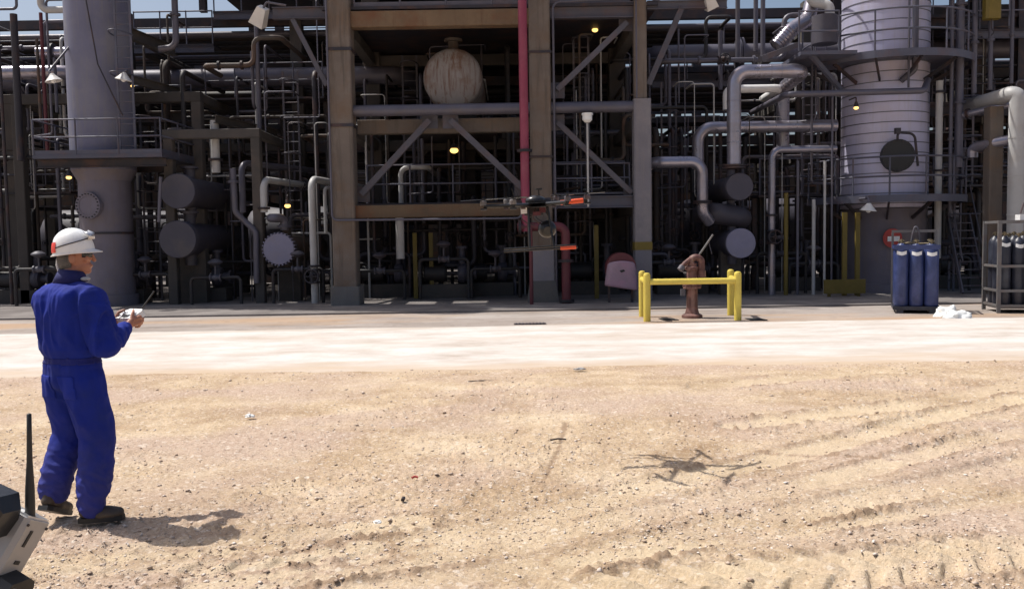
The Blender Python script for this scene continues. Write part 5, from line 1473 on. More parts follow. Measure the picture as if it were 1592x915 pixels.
twig(1480, 715, .12, .4, 'dark twig on the dirt at the right', 'pipe_brown', .01)

c = at(966, 420, 23.0)
k = root('hose_reel', 'pink-covered hose reel box with maroon domed top beside the pale column', 'hose reel', (c.x, 23.0, FZ))
W_, zt0 = .385, c.z
prof = [(-W_, -.1), (W_, -.1)] + [(W_ * math.cos(t), .08 + .38 * math.sin(t)) for t in [math.pi * i / 14 for i in range(15)]]
MB().prism(prof, (c.x, 23.42, zt0), (c.x, 22.98, zt0), (0, 0, 1)).part('housing', 'maroon_paint', k)
m = MB()
n = 10
rows = [(.20, .30), (.15, .36), (.0, .385), (-.2, .40), (-.40, .425), (-.46, .42)]
vv = []
for zz_, hwid in rows:
    for i in range(n + 1):
        t = -1 + 2 * i / n
        vv.append(Vector((c.x + hwid * t, 22.93 - .05 * (1 - t * t) + .02 * noise.noise((t * 3, zz_ * 8, 0)) + (.07 if abs(t) == 1 else 0), zt0 + zz_ + .05 * (1 - t * t) * (zz_ > .1) - .07 * t * (zz_ < -.1))))
m.add(vv, [(r_ * (n + 1) + i, r_ * (n + 1) + i + 1, (r_ + 1) * (n + 1) + i + 1, (r_ + 1) * (n + 1) + i) for r_ in range(len(rows) - 1) for i in range(n)], True)
cov = m.part('cover', 'pink_cloth', k)
md = cov.modifiers.new('thick', 'SOLIDIFY'); md.thickness = .012
m = MB().add([Vector((c.x + a_, 22.862 - .0 * a_, zt0 - .02 + b_)) for a_, b_ in ((-.07, .02), (.05, .045), (.08, .0), (-.02, -.035))], [(0, 1, 2, 3)])
m.part('mark', 'black_rubber', k)
for dx in (-.3, .3):
    MB().bar((c.x + dx, 23.2, FZ), (c.x + dx, 23.2, zt0 - .1), .06, .06, 0, (0, 1, 0)).part('leg', 'steel_dark', k)

# ---------------------------------------------------------------- drone
DY = 7.17
dc = at(833, 318, DY)
dk = root('drone', 'black six-rotor drone hovering over the road, orange tubes on its arm and skid', 'drone', dc)
tilt = Matrix.Rotation(R(-2.5), 3, 'Y') @ Matrix.Rotation(R(3), 3, 'X')
D = lambda x, y, z: dc + tilt @ Vector((x, y, z))
def dprism(poly, z0, z1):
    m = MB()
    n = len(poly)
    m.add([D(a, b, z0) for a, b in poly] + [D(a, b, z1) for a, b in poly], [(i, (i + 1) % n, n + (i + 1) % n, n + i) for i in range(n)] + [tuple(range(n)), tuple(range(n, 2 * n))])
    return m
hexp = [(.17 * math.cos(math.pi / 3 * i + .52), .17 * math.sin(math.pi / 3 * i + .52)) for i in range(6)]
bd = dprism(hexp, -.018, -.012).part('bottom_plate', 'carbon', dk)
dprism(hexp, .012, .018).part('top_plate', 'carbon', dk)
MB().ell(D(0, 0, .03), (.085, .075, .045), 16, 8).part('dome', 'black_gloss', dk)
MB().cyl(D(.03, .02, .05), D(.03, .02, .12), .006, 6).cyl(D(.03, .02, .115), D(.03, .02, .13), .03, 12).part('gps_mast', 'carbon', dk)
MB().box(D(-.02, 0, -.055), (.15, .07, .06)).part('battery', 'steel_dark', dk)
MB().box(D(.05, -.05, -.045), (.05, .03, .04)).part('receiver', 'maroon_paint', dk)
for i in range(6):
    a = math.pi / 3 * i + R(4)
    ux, uy = math.cos(a), math.sin(a)
    arm = MB().cyl(D(ux * .09, uy * .09, 0), D(ux * .42, uy * .42, .012), .016, 10).part('arm', 'carbon', dk)
    if i == 0:
        MB().cyl(D(ux * .20, uy * .20, .003), D(ux * .385, uy * .385, .010), .0195, 12).part('marker_tube', 'orange_tube', arm)
    MB().lathe([(0, 0), (.026, 0), (.026, .03), (.022, .04), (0, .042)], D(ux * .42, uy * .42, .018), tilt @ Vector((0, 0, 1)), 14).part('motor', 'frame_grey' if i in (2, 3, 4) else 'steel_grey', dk)
    MB().box(D(ux * .42, uy * .42, -.012), (.05, .05, .016)).part('motor_mount', 'carbon', dk)
    MB().box(D(ux * .24, uy * .24, -.018), (.035, .035, .014)).part('speed_controller', 'steel_dark', arm)
    b0 = R([35, 100, 155, 20, 125, 70][i])
    m = MB()
    for sgn in (1, -1):
        vx, vy = math.cos(b0) * sgn, math.sin(b0) * sgn
        nx, ny = -vy, vx
        pts = []
        for t, wd in ((.012, .010), (.05, .023), (.10, .023), (.15, .018), (.19, .008)):
            pts.append((t, wd))
        top, bot = [], []
        for t, wd in pts:
            for q_, hz in ((-wd, .067), (wd, .063)):
                top.append(D(ux * .42 + vx * t + nx * q_, uy * .42 + vy * t + ny * q_, hz + .001))
                bot.append(D(ux * .42 + vx * t + nx * q_, uy * .42 + vy * t + ny * q_, hz - .002))
        nq = len(pts)
        fs = [(2 * j, 2 * j + 1, 2 * j + 3, 2 * j + 2) for j in range(nq - 1)]
        N = 2 * nq
        m.add(top + bot, fs + [tuple(N + v for v in reversed(f)) for f in fs] + [(2 * j, 2 * j + 2, N + 2 * j + 2, N + 2 * j) for j in range(nq - 1)] + [(2 * j + 1, N + 2 * j + 1, N + 2 * j + 3, 2 * j + 3) for j in range(nq - 1)])
    m.cyl(D(ux * .42, uy * .42, .055), D(ux * .42, uy * .42, .074), .012, 10)
    m.part('propeller', 'black_gloss', dk)
for (x_, y_, z_, a_, b_, c_, mt_, nm_) in ((-.10, -.06, -.04, .05, .04, .05, 'silver', 'power_module'), (-.13, .03, .03, .04, .05, .025, 'steel_dark', 'flight_controller'), (.0, -.10, -.07, .06, .03, .03, 'maroon_paint', 'video_transmitter'), (.10, .05, .035, .05, .03, .03, 'steel_grey', 'regulator')):
    MB().box(D(x_, y_, z_), (a_, b_, c_), tilt).part(nm_, mt_, dk)
for x_, y_, ln in ((-.15, -.05, .12), (-.12, .07, .10), (.13, -.08, .09)):
    MB().tube([D(x_, y_, .02), D(x_ * 1.25, y_ * 1.2, .02 + ln)], .003, 6).part('aerial', 'black_rubber', dk)
for x_, sg in ((-.09, -1), (.03, 1), (.0, -1)):
    MB().tube([D(x_, .05 * sg, -.02), D(x_ - .04, .08 * sg, -.10), D(x_ + .02, .06 * sg, -.15), D(x_ + .07, .02 * sg, -.16)], .004, 6, .03).part('wire', 'steel_dark', dk)
zsk = at(838, 386, DY).z - dc.z
for sgn in (-1, 1):
    y_ = .15 * sgn
    leg = MB().tube([D(-.06, y_ * .5, -.015), D(-.07, y_, zsk + .01)], .009, 8).part('landing_leg', 'carbon', dk)
    MB().tube([D(.09, y_ * .5, -.015), D(.12, y_, zsk + .01)], .009, 8).part('landing_leg', 'carbon', dk)
    sk = MB().cyl(D(-.28, y_, zsk), D(.31, y_, zsk), .0085, 8).part('skid', 'carbon', dk)
    if sgn < 0:
        MB().cyl(D(.17, y_, zsk), D(.295, y_, zsk), .014, 12).part('skid_sleeve', 'orange_tube', sk)
gm = MB().tube([D(.06, -.03, -.03), D(.1, -.03, -.10), D(.1, -.03, -.2)], .01, 8, .03).part('gimbal', 'carbon', dk)
MB().ell(D(.08, -.03, -.20), (.075, .07, .07), 16, 10).part('camera_body', 'black_gloss', gm)
MB().cyl(D(.08, -.085, -.205), D(.08, -.12, -.21), .034, 14).part('camera_lens', 'glass_dark', gm)

# ---------------------------------------------------------------- ground station at the lower left
SY = 2.3
o_ = at(22, 860, SY)
k = root('ground_station', 'silver receiver box with tall black antenna at the lower left corner', 'receiver', (o_.x - .05, SY, 0.0))
rotc = Matrix.Rotation(R(18), 3, 'Y') @ Matrix.Rotation(R(-24), 3, 'Z') @ Matrix.Rotation(R(-20), 3, 'X')
tip = at(43, 806, SY)
def cb(size, rot, corner):
    return tip - rot @ Vector(corner)
sz = Vector((.20, .09, .17))
cc = tip - rotc @ Vector((sz.x / 2, -sz.y / 2, sz.z / 2))
m = MB()
hx, hy, hz = sz / 2
ch = .012
poly = [(-hx + ch, -hy), (hx - ch, -hy), (hx, -hy + ch), (hx, hy - ch), (hx - ch, hy), (-hx + ch, hy), (-hx, hy - ch), (-hx, -hy + ch)]
n = 8
m.add([cc + rotc @ Vector((a, b, -hz)) for a, b in poly] + [cc + rotc @ Vector((a, b, hz)) for a, b in poly], [(i, (i + 1) % n, n + (i + 1) % n, n + i) for i in range(n)] + [tuple(reversed(range(n))), tuple(range(n, 2 * n))])
case = m.part('case', 'case_grey', k)
Q = lambda x, y, z: cc + rotc @ Vector((x, y, z))
MB().box(Q(hx - .045, 0, hz + .003), (.07, .075, .006), rotc).part('top_plate', 'silver', case)
MB().box(Q(hx + .001, -.01, .035), (.004, .008, .045), rotc).part('slot', 'black_rubber', case)
MB().box(Q(hx + .001, .0, -.03), (.004, .016, .010), rotc).part('port', 'black_rubber', case)
for yy_, zz_ in ((-.033, .07), (.033, .07), (-.033, -.07), (.033, -.07)):
    MB().cyl(Q(hx, yy_, zz_), Q(hx + .003, yy_, zz_), .004, 8).part('screw', 'steel_dark', case)
MB().box(Q(hx - .05, -.01, hz + .0065), (.03, .045, .002), rotc).part('plate_label', 'white_paint', case)
MB().cyl(Q(hx - .06, -hy, -.035), Q(hx - .06, -hy - .006, -.035), .008, 10).part('screw', 'black_rubber', case)
MB().cyl(Q(hx - .095, -hy, .045), Q(hx - .095, -hy - .025, .045), .02, 14).part('knob', 'black_gloss', case)
MB().tube([Q(hx - .095, -hy - .02, .045), Q(hx - .11, -hy - .05, .0), Q(hx - .10, -hy - .03, -.07), Q(hx - .12, -hy - .02, -.14)], .006, 8, .03).part('cable', 'black_rubber', case)
ab = at(47, 802, SY + .04)
at_ = at(45, 630, SY + .04)
MB().slathe([(0, 0), (.0125, .0), (.0125, .05), (.0115, .10), (.0075, .17), (.0065, .24), (.0060, (at_ - ab).length - .003), (0, (at_ - ab).length)], ab - (at_ - ab).normalized() * .02, at_ - ab, 14).part('antenna', 'black_rubber', k)
MB().cyl(ab - (at_ - ab).normalized() * .04, ab - (at_ - ab).normalized() * .005, .017, 12).part('antenna_base', 'silver', k)
# black hood beside it
hp = at(-6, 794, SY - .02)
rot2 = Matrix.Rotation(R(22), 3, 'Y') @ Matrix.Rotation(R(-15), 3, 'Z')
m = MB()
m.add([hp + rot2 @ Vector(p) for p in ((-.12, -.05, -.055), (.035, -.05, -.06), (.035, .05, -.06), (-.12, .05, -.055), (-.12, -.04, .045), (.012, -.045, .05), (.046, -.03, .02), (.046, .03, .02), (.012, .045, .05), (-.12, .04, .045))],
      [(0, 1, 6, 5, 4), (1, 2, 7, 6), (2, 3, 9, 8, 7), (3, 0, 4, 9), (4, 5, 8, 9), (5, 6, 7, 8), (0, 3, 2, 1)])
m.part('hood', 'black_gloss', k)
fp = at(18, 908, SY - .02)
m = MB().bar(fp + rotc @ Vector((-.07, 0, 0)), fp + rotc @ Vector((.035, 0, 0)), .08, .05, .015); m.part('foot_pad', 'black_rubber', k)
MB().bar(at(8, 930, SY - .03), at(34, 916, SY - .03), .07, .03, .01).part('foot_trim', 'case_grey', k)
base_c = cc + Vector((0, 0, -.16))
MB().cyl(base_c + Vector((0, 0, -.05)), base_c + Vector((0, 0, .1)), .03, 14).part('tripod_head', 'black_rubber', k)
for a in (R(100), R(220), R(340)):
    MB().cyl(base_c, Vector((base_c.x + .38 * math.cos(a), base_c.y + .38 * math.sin(a), .0)), .014, 10, .01).part('tripod_leg', 'black_rubber', k)

# ---------------------------------------------------------------- the worker
mat('coverall_blue', (0.006, 0.021, 0.25), 0.85, 0.0, 0.16, (0.010, 0.024, 0.17), 0.6, None, 0, 0.25, 7, 220, 0.3)
mat('coverall_seam', (0.007, 0.013, 0.15), 0.85, 0.0, 0.1, bump=0.3, fine=160)
mat('skin', (0.36, 0.155, 0.095), 0.5, 0.0, 0.1, (0.30, 0.10, 0.06), 0.4, None, 0, 0.06, 14, 90)
mat('hair_grey', (0.17, 0.155, 0.14), 0.75, 0.0, 0.3, (0.06, 0.055, 0.05), 0.6, None, 0, 0.8, 30, 160)
mat('boot_leather', (0.045, 0.032, 0.024), 0.55, 0.0, 0.25, (0.13, 0.095, 0.06), 0.5, None, 0, 0.2, 9)
mat('helmet_white', (0.80, 0.80, 0.80), 0.28, 0.0, 0.03, (0.62, 0.60, 0.57), 0.25, None, 0, 0.02, 9)
mat('collar_dark', (0.010, 0.012, 0.09), 0.85, 0.0, 0.1, bump=0.2, fine=200)

# dry dust clinging to the lower legs
n_, l_ = MAT['coverall_blue'].node_tree.nodes, MAT['coverall_blue'].node_tree.links
b_ = n_['Principled BSDF']; src_ = b_.inputs['Base Color'].links[0].from_socket
tc2 = n_.new('ShaderNodeTexCoord'); sp2 = n_.new('ShaderNodeSeparateXYZ'); l_.new(tc2.outputs['Object'], sp2.inputs[0])
nz2 = n_.new('ShaderNodeTexNoise'); nz2.inputs['Scale'].default_value = 9.0; nz2.inputs['Detail'].default_value = 6; l_.new(tc2.outputs['Object'], nz2.inputs['Vector'])
ma2 = n_.new('ShaderNodeMath'); ma2.operation = 'MULTIPLY_ADD'; ma2.inputs[1].default_value = -0.8; l_.new(nz2.outputs[0], ma2.inputs[0]); l_.new(sp2.outputs[2], ma2.inputs[2])
mr2 = n_.new('ShaderNodeMapRange'); mr2.inputs[1].default_value = -0.25; mr2.inputs[2].default_value = 0.25; mr2.inputs[3].default_value = 0.14; mr2.inputs[4].default_value = 0.0; l_.new(ma2.outputs[0], mr2.inputs[0])
mx2 = n_.new('ShaderNodeMix'); mx2.data_type = 'RGBA'; mx2.inputs[7].default_value = (0.20, 0.16, 0.14, 1); l_.new(mr2.outputs[0], mx2.inputs[0]); l_.new(src_, mx2.inputs[6]); l_.new(mx2.outputs[2], b_.inputs['Base Color'])

def remesh(mb, voxel, smooth_it, name):
    me0 = mb.mesh(name + '_src')
    ob = bpy.data.objects.new(name + '_src', me0)
    COL.objects.link(ob)
    md = ob.modifiers.new('r', 'REMESH'); md.mode = 'VOXEL'; md.voxel_size = voxel
    if smooth_it:
        sm = ob.modifiers.new('s', 'SMOOTH'); sm.iterations = smooth_it; sm.factor = 0.5
    dg = bpy.context.evaluated_depsgraph_get()
    dg.update()
    me = bpy.data.meshes.new_from_object(ob.evaluated_get(dg))
    me.name = name
    bpy.data.objects.remove(ob, do_unlink=True)
    bpy.data.meshes.remove(me0)
    me.materials.clear()
    me.polygons.foreach_set('use_smooth', [True] * len(me.polygons))
    return me
def capsule(m, p0, r0, p1, r1, n=16):
    p0, p1 = Vector(p0), Vector(p1)
    L = (p1 - p0).length
    prof = [(0, -r0)] + [(r0 * math.cos(t), -r0 * math.sin(t)) for t in (R(60), R(30), 0)]
    prof += [(r1 * math.cos(t), L + r1 * math.sin(t)) for t in (0, R(30), R(60))] + [(0, L + r1)]
    m.slathe(prof, p0, p1 - p0, n)

PO = gnd(125, 806)
FA = R(64)
Fv, Rv = Vector((math.cos(FA), math.sin(FA), 0)), Vector((math.sin(FA), -math.cos(FA), 0))
L = lambda x, y, z: PO + Rv * x + Fv * y + Vector((0, 0, z))
HA = R(22)
Hf, Hr = Vector((math.cos(HA), math.sin(HA), 0)), Vector((math.sin(HA), -math.cos(HA), 0))
HC = L(0.0, .05, 1.695)
Hd = lambda x, y, z: HC + Hr * x + Hf * y + Vector((0, 0, z))
hrot = Matrix((Hr, Hf, Vector((0, 0, 1)))).transposed()

# body: one continuous surface
m = MB()
for s in (-1, 1):
    capsule(m, L(.06 * s, 0, .98), .12, L(.07 * s, 0, 1.36), .12)
    capsule(m, L(.10 * s, -.02, 1.36), .095, L(.14 * s, -.01, 1.43), .05)
capsule(m, L(-.165, 0, 1.42), .04, L(.165, 0, 1.42), .04)
capsule(m, L(0, .0, 1.48), .06, L(0, .035, 1.62), .055)
RW, LW = (.105, .330, 1.215), (-.04, .350, 1.215)
for sh, el, wr in (((.19, 0, 1.40), (.285, .02, 1.13), RW), ((-.19, 0, 1.40), (-.275, .10, 1.13), LW)):
    capsule(m, L(*sh), .055, L(*el), .042)
    capsule(m, L(*el), .042, L(*wr), .027)
RA, LA = (.12, -.01, .10), (-.135, -.09, .165)
for hp_, kn, an in (((.09, 0, .95), (.125, .06, .52), RA), ((-.09, 0, .95), (-.12, .05, .54), LA)):
    capsule(m, L(*hp_), .095, L(*kn), .06)
    capsule(m, L(*kn), .06, L(*an), .04)
m.ell(Hd(0, 0, .01), (.076, .098, .112), 24, 16, hrot)
m.ell(Hd(0, .030, -.070), (.058, .066, .058), 20, 12, hrot)
m.ell(Hd(0, .068, -.098), (.030, .026, .022), 14, 8, hrot)
capsule(m, Hd(0, .094, .012), .010, Hd(0, .112, -.030), .014, 10)
m.ell(Hd(0, .090, .030), (.058, .014, .012), 14, 8, hrot)
m.ell(Hd(0, .094, -.066), (.026, .011, .009), 12, 8, hrot)
for s in (-1, 1):
    m.ell(Hd(.080 * s, -.010, -.018), (.012, .024, .034), 12, 10, hrot @ Matrix.Rotation(R(-18 * s), 3, 'Z'))
    m.ell(Hd(.046 * s, .066, -.02), (.024, .022, .022), 12, 8, hrot)
# hands closing on the transmitter
TC = (.035, .415, 1.268)
for sgn, wr in ((1, RW), (-1, LW)):
    px0 = TC[0] + sgn * .078
    palm0, palm1 = (px0, TC[1] - .06, 1.235), (px0 + sgn * .004, TC[1] + .015, 1.255)
    capsule(m, L(*wr), .027, L(*palm0), .026, 12)
    capsule(m, L(palm0[0], palm0[1], palm0[2] + .012), .019, L(palm1[0], palm1[1], palm1[2] + .014), .019, 12)
    capsule(m, L(palm0[0], palm0[1], palm0[2] - .014), .019, L(palm1[0], palm1[1], palm1[2] - .016), .018, 12)
    for kf, (dy, dz, ln) in enumerate(((.040, .012, 1.0), (.038, -.006, 1.1), (.028, -.022, 1.02), (.012, -.036, .82))):
        a = L(palm1[0], palm1[1], palm1[2] + dz * .6)
        b_ = L(px0 + sgn * .002 - sgn * .006, TC[1] + dy + .012 * ln, 1.248 + dz)
        c_ = L(px0 - sgn * .032 * ln, TC[1] + dy + .030 * ln, 1.240 + dz)
        d_ = L(px0 - sgn * .052 * ln, TC[1] + dy + .012 * ln, 1.238 + dz)
        capsule(m, a, .0100, b_, .0095, 10); capsule(m, b_, .0095, c_, .0088, 10); capsule(m, c_, .0088, d_, .0075, 10)
    a = L(px0, TC[1] - .045, 1.262)
    b_ = L(px0 - sgn * .012, TC[1] - .020, 1.305)
    c_ = L(px0 - sgn * .034, TC[1] + .004, 1.318)
    capsule(m, a, .014, b_, .0115, 10); capsule(m, b_, .0115, c_, .009, 10)
me = remesh(m, 0.0052, 3, 'person')
me.materials.append(MAT['skin'])
me.transform(Matrix.Translation(-PO))
person = bpy.data.objects.new('person', me)
COL.objects.link(person)
person.location = PO
person['_o'] = list(PO)
tag(person, 'person in blue coveralls and white hard hat holding a controller, facing the drone', 'person')

# coveralls
m = MB()
for s in (-1, 1):
    capsule(m, L(.072 * s, -.005, .93), .124, L(.075 * s, 0, 1.08), .118)
    capsule(m, L(.075 * s, 0, 1.08), .116, L(.090 * s, -.008, 1.36), .128)
    capsule(m, L(.090 * s, -.012, 1.36), .126, L(.140 * s, -.01, 1.435), .086)
    capsule(m, L(.06 * s, -.03, 1.20), .115, L(.08 * s, -.045, 1.40), .115)
capsule(m, L(0, -.018, .93), .128, L(0, -.02, 1.42), .135)
capsule(m, L(-.185, -.005, 1.445), .066, L(0, -.005, 1.475), .085)
capsule(m, L(.185, -.005, 1.445), .066, L(0, -.005, 1.475), .085)
capsule(m, L(0, 0, 1.47), .095, L(0, .014, 1.545), .074)
for sh, el, wr in (((.195, 0, 1.41), (.285, .02, 1.125), (.130, .295, 1.205)), ((-.195, 0, 1.41), (-.275, .10, 1.13), (-.055, .32, 1.205))):
    capsule(m, L(*sh), .086, L(*el), .072)
    capsule(m, L(*el), .072, L(*wr), .047)
for hp_, kn, an, an2 in (((.085, 0, .92), (.128, .055, .53), (.128, .012, .24), (.122, -.005, .115)), ((-.085, -.005, .92), (-.122, .055, .54), (-.132, -.05, .31), (-.135, -.075, .19))):
    capsule(m, L(*hp_), .130, L(*kn), .106)
    capsule(m, L(*kn), .106, L(*an), .096)
    capsule(m, L(*an), .096, L(*an2), .084)
me = remesh(m, 0.0085, 5, 'coveralls')
nvv = len(me.vertices)
co = np.empty(nvv * 3); me.vertices.foreach_get('co', co); co = co.reshape(-1, 3)
no = np.empty(nvv * 3); me.vertices.foreach_get('normal', no); no = no.reshape(-1, 3)
loc = co - np.array(PO)
lx_ = loc @ np.array(Rv); ly_ = loc @ np.array(Fv); lz_ = loc[:, 2]
disp = np.zeros(nvv)
for i in range(nvv):
    x, y, z = lx_[i], ly_[i], lz_[i]
    w1 = noise.noise((x * 5, y * 5, z * 5)); w2 = noise.noise((x * 9 + 7, y * 9, z * 9)); w3 = noise.noise((x * 22, y * 22 + 3, z * 22))
    d = .008 * w1 + .004 * w2 + .0015 * w3
    rid = lambda a, b, c: 1 - 2.2 * abs(noise.noise((a, b, c)))
    if z < .62:       # folds stacked above the boots and behind the knees
        k_ = min(1, (.62 - z) / .3)
        d += .010 * k_ * rid(x * 7 + z * 6, y * 7, z * 10 + x * 6 * (1 if x > 0 else -1)) + .007 * k_ * rid(x * 14, y * 14 + 4, z * 20 + y * 14)
    if .5 < z < 1.0:
        k_ = min(1, (z - .5) / .15) * min(1, (1.0 - z) / .1)
        d += .012 * k_ * rid(x * 13 + z * 4, y * 13, z * 5 + 3)
    if .9 < z < 1.2:   # gathered waist
        k_ = max(0, 1 - abs(z - 1.045) / .035)
        d += -.010 * k_ + .010 * max(0, 1 - abs(z - 1.11) / .06) + .006 * max(0, 1 - abs(z - 1.0) / .06) + .005 * rid(x * 22, y * 22, z * 4) * max(0, 1 - abs(z - 1.05) / .15)
    if 1.06 < z < 1.53 and y < .08 and abs(x) < .3:   # long folds down the back
        k_ = min(1, (z - 1.06) / .1) * min(1, (1.53 - z) / .08)
        d += .021 * k_ * rid(x * 11 + 1.3, y * 3, z * 2.2 - x * 2) + .009 * k_ * rid(x * 24, y * 6, z * 6)
    if 1.0 < z < 1.40 and abs(x) > .2:   # elbow folds
        d += .007 * rid(x * 8, y * 12, z * 14 + y * 8)
    if y > .14:
        d += .007 * rid(x * 16, y * 18, z * 10)
    disp[i] = d
co += no * disp[:, None]
me.vertices.foreach_set('co', co.ravel()); me.update()
me.transform(Matrix.Translation(-PO))
me.materials.append(MAT['coverall_blue'])
cv = bpy.data.objects.new('coveralls', me); COL.objects.link(cv); cv.parent = person; cv['_o'] = list(PO)
md = cv.modifiers.new('sub', 'SUBSURF'); md.levels = 1; md.render_levels = 1
# pockets and waistband, cut from the cloth itself and lying on it
def cloth_patch(name, test, lift, mat_):
    nf = len(me.polygons)
    fc = np.empty(nf * 3); me.polygons.foreach_get('center', fc); fc = fc.reshape(-1, 3)
    px_l, py_l, pz_l = fc @ np.array(Rv), fc @ np.array(Fv), fc[:, 2]
    sel = [i for i in range(nf) if test(px_l[i], py_l[i], pz_l[i])]
    use, vv_, ff_ = {}, [], []
    for i in sel:
        f_ = []
        for v in me.polygons[i].vertices:
            if v not in use:
                use[v] = len(vv_)
                vv_.append(me.vertices[v].co + me.vertices[v].normal * lift)
            f_.append(use[v])
        ff_.append(f_)
    m2 = bpy.data.meshes.new(name); m2.from_pydata(vv_, [], ff_)
    m2.polygons.foreach_set('use_smooth', [True] * len(ff_))
    m2.materials.append(MAT[mat_])
    o2 = bpy.data.objects.new(name, m2); COL.objects.link(o2); o2.parent = cv; o2['_o'] = list(PO)
    md2 = o2.modifiers.new('t', 'SOLIDIFY'); md2.thickness = lift + .002; md2.offset = -1
    sm2 = o2.modifiers.new('s', 'SMOOTH'); sm2.iterations = 2
for sg_ in (-1, 1):
    cloth_patch('back_pocket', lambda x, y, z: .03 < x * sg_ < .155 and y < -.04 and .80 < z < .945, .006, 'coverall_blue')
cloth_patch('waistband', lambda x, y, z: 1.02 < z < 1.062 and abs(x) < .215 and y < .16, .004, 'coverall_seam')
# collar, patch, pocket flap
m = MB()
ring0 = [L(.080 * math.cos(t), .016 + .082 * math.sin(t), 1.535 + .012 * math.sin(t * 1.0 - 1.2)) for t in [2 * math.pi * i / 28 for i in range(28)]]
ring1 = [L(.072 * math.cos(t), .022 + .078 * math.sin(t), 1.598 - .012 * math.sin(t)) for t in [2 * math.pi * i / 28 for i in range(28)]]
ring2 = [L(.102 * math.cos(t), .008 + .104 * math.sin(t), 1.528) for t in [2 * math.pi * i / 28 for i in range(28)]]
m.add(ring2 + ring1, [(i, (i + 1) % 28, 28 + (i + 1) % 28, 28 + i) for i in range(28)], True)
co_ = m.part('collar', 'collar_dark', cv)
md = co_.modifiers.new('t', 'SOLIDIFY'); md.thickness = .008
pc = L(.108, .035, 1.548)
MB().ell(pc, (.030, .012, .013), 14, 8, Matrix((Rv, Fv, Vector((0, 0, 1)))).transposed() @ Matrix.Rotation(R(55), 3, 'Z')).part('collar_tab', 'pipe_white', cv)
# hair under the hat
m = MB().ell(Hd(0, -.016, -.022), (.0815, .092, .092), 22, 14, hrot)
hm = m.mesh('hair', PO)
bm = bmesh.new(); bm.from_mesh(hm)
cut = []
for v in bm.verts:
    p = Vector(v.co) + PO - HC
    f_, z_ = p.dot(Hf), p.z
    if f_ > -.012 + max(0, z_) * .6 or z_ < -.098:
        cut.append(v)
bmesh.ops.delete(bm, geom=cut, context='VERTS')
bm.to_mesh(hm); bm.free()
hm.materials.append(MAT['hair_grey'])
hr = bpy.data.objects.new('hair', hm); COL.objects.link(hr); hr.parent = person; hr['_o'] = list(PO)
md = hr.modifiers.new('t', 'SOLIDIFY'); md.thickness = .006
md = hr.modifiers.new('s', 'SUBSURF'); md.levels = 1; md.render_levels = 1
# eyes and safety glasses
for s in (-1, 1):
    MB().ell(Hd(.034 * s, .082, .010), (.013, .012, .010), 12, 8, hrot).part('eye', 'white_paint', person)
m = MB()
gp = []
for i in range(13):
    t = -1 + 2 * i / 12
    gp.append((.074 * math.sin(t * 1.35), .030 + .075 * math.cos(t * 1.35)))
n = len(gp)
m.add([Hd(a, b, -.012) for a, b in gp] + [Hd(a, b, .026) for a, b in gp], [(i, i + 1, n + i + 1, n + i) for i in range(n - 1)], True)
gl = m.part('safety_glasses', 'glass_dark', person)
md = gl.modifiers.new('t', 'SOLIDIFY'); md.thickness = .003
for s in (-1, 1):
    MB().tube([Hd(.076 * s, .045, .018), Hd(.082 * s, -.02, .014)], .003, 6).part('temple_arm', 'black_rubber', gl)

# hard hat
htilt = Matrix.Rotation(R(7), 3, 'X')      # front edge a little higher than the back
HB = Hd(0, -.004, .030)
T = lambda x, y, z: HB + hrot @ (htilt @ Vector((x, y, z)))
def dome(az, el, off=0.0):
    ce, se = math.cos(el), math.sin(el)
    x, y, z = (.106 + off) * ce * math.cos(az), (.124 + off) * ce * math.sin(az), (.140 + off) * (se ** 0.9 if se > 0 else 0)
    if abs(x) < .022 and el > .5: z += .007 * (1 - abs(x) / .022)
    return x, y, z
m = MB()
na, ne = 48, 14
vv = []
for j in range(ne + 1):
    el = (math.pi / 2) * j / ne
    for i in range(na):
        vv.append(T(*dome(2 * math.pi * i / na, el)))
fs = [(j * na + i, j * na + (i + 1) % na, (j + 1) * na + (i + 1) % na, (j + 1) * na + i) for j in range(ne) for i in range(na)]
b0 = len(vv)
def brim(az, k):
    y_ = math.sin(az)
    ext = .009 + (.034 * max(0, y_) ** 2.5) + .006 * max(0, -y_)
    return ((.106 + ext * k) * math.cos(az), (.124 + ext * k) * math.sin(az), -.004 - .012 * k - .010 * max(0, y_) * k)
for k_ in (0.0, 1.0):
    for i in range(na):
        vv.append(T(*brim(2 * math.pi * i / na, k_)))
for i in range(na):
    i2 = (i + 1) % na
    fs.append((b0 + i, b0 + i2, i2, i)); fs.append((b0 + na + i, b0 + na + i2, b0 + i2, b0 + i))
m.add(vv, fs, True)
hat = m.part('hard_hat', 'helmet_white', person)
md = hat.modifiers.new('t', 'SOLIDIFY'); md.thickness = .004
def patch(az0, az1, el0, el1, off, name, mat_, slope=0.0, nn=10):
    m = MB()
    vv = []
    nr_ = 6
    for j in range(nr_ + 1):
        for i in range(nn + 1):
            az = az0 + (az1 - az0) * i / nn
            vv.append(T(*dome(az, el0 + (el1 - el0) * j / nr_ + slope * i / nn, off)))
    m.add(vv, [(j * (nn + 1) + i, j * (nn + 1) + i + 1, (j + 1) * (nn + 1) + i + 1, (j + 1) * (nn + 1) + i) for j in range(nr_) for i in range(nn)], True)
    o = m.part(name, mat_, hat)
    return o
patch(R(-86), R(-50), R(1), R(26), .003, 'red_sticker', 'red_sticker')
patch(R(-50), R(62), R(9), R(12), .0045, 'goggle_strap', 'steel_dark', R(16), 24)
patch(R(-86), R(-242), R(7), R(12), .0045, 'goggle_strap', 'steel_dark', R(16), 24)
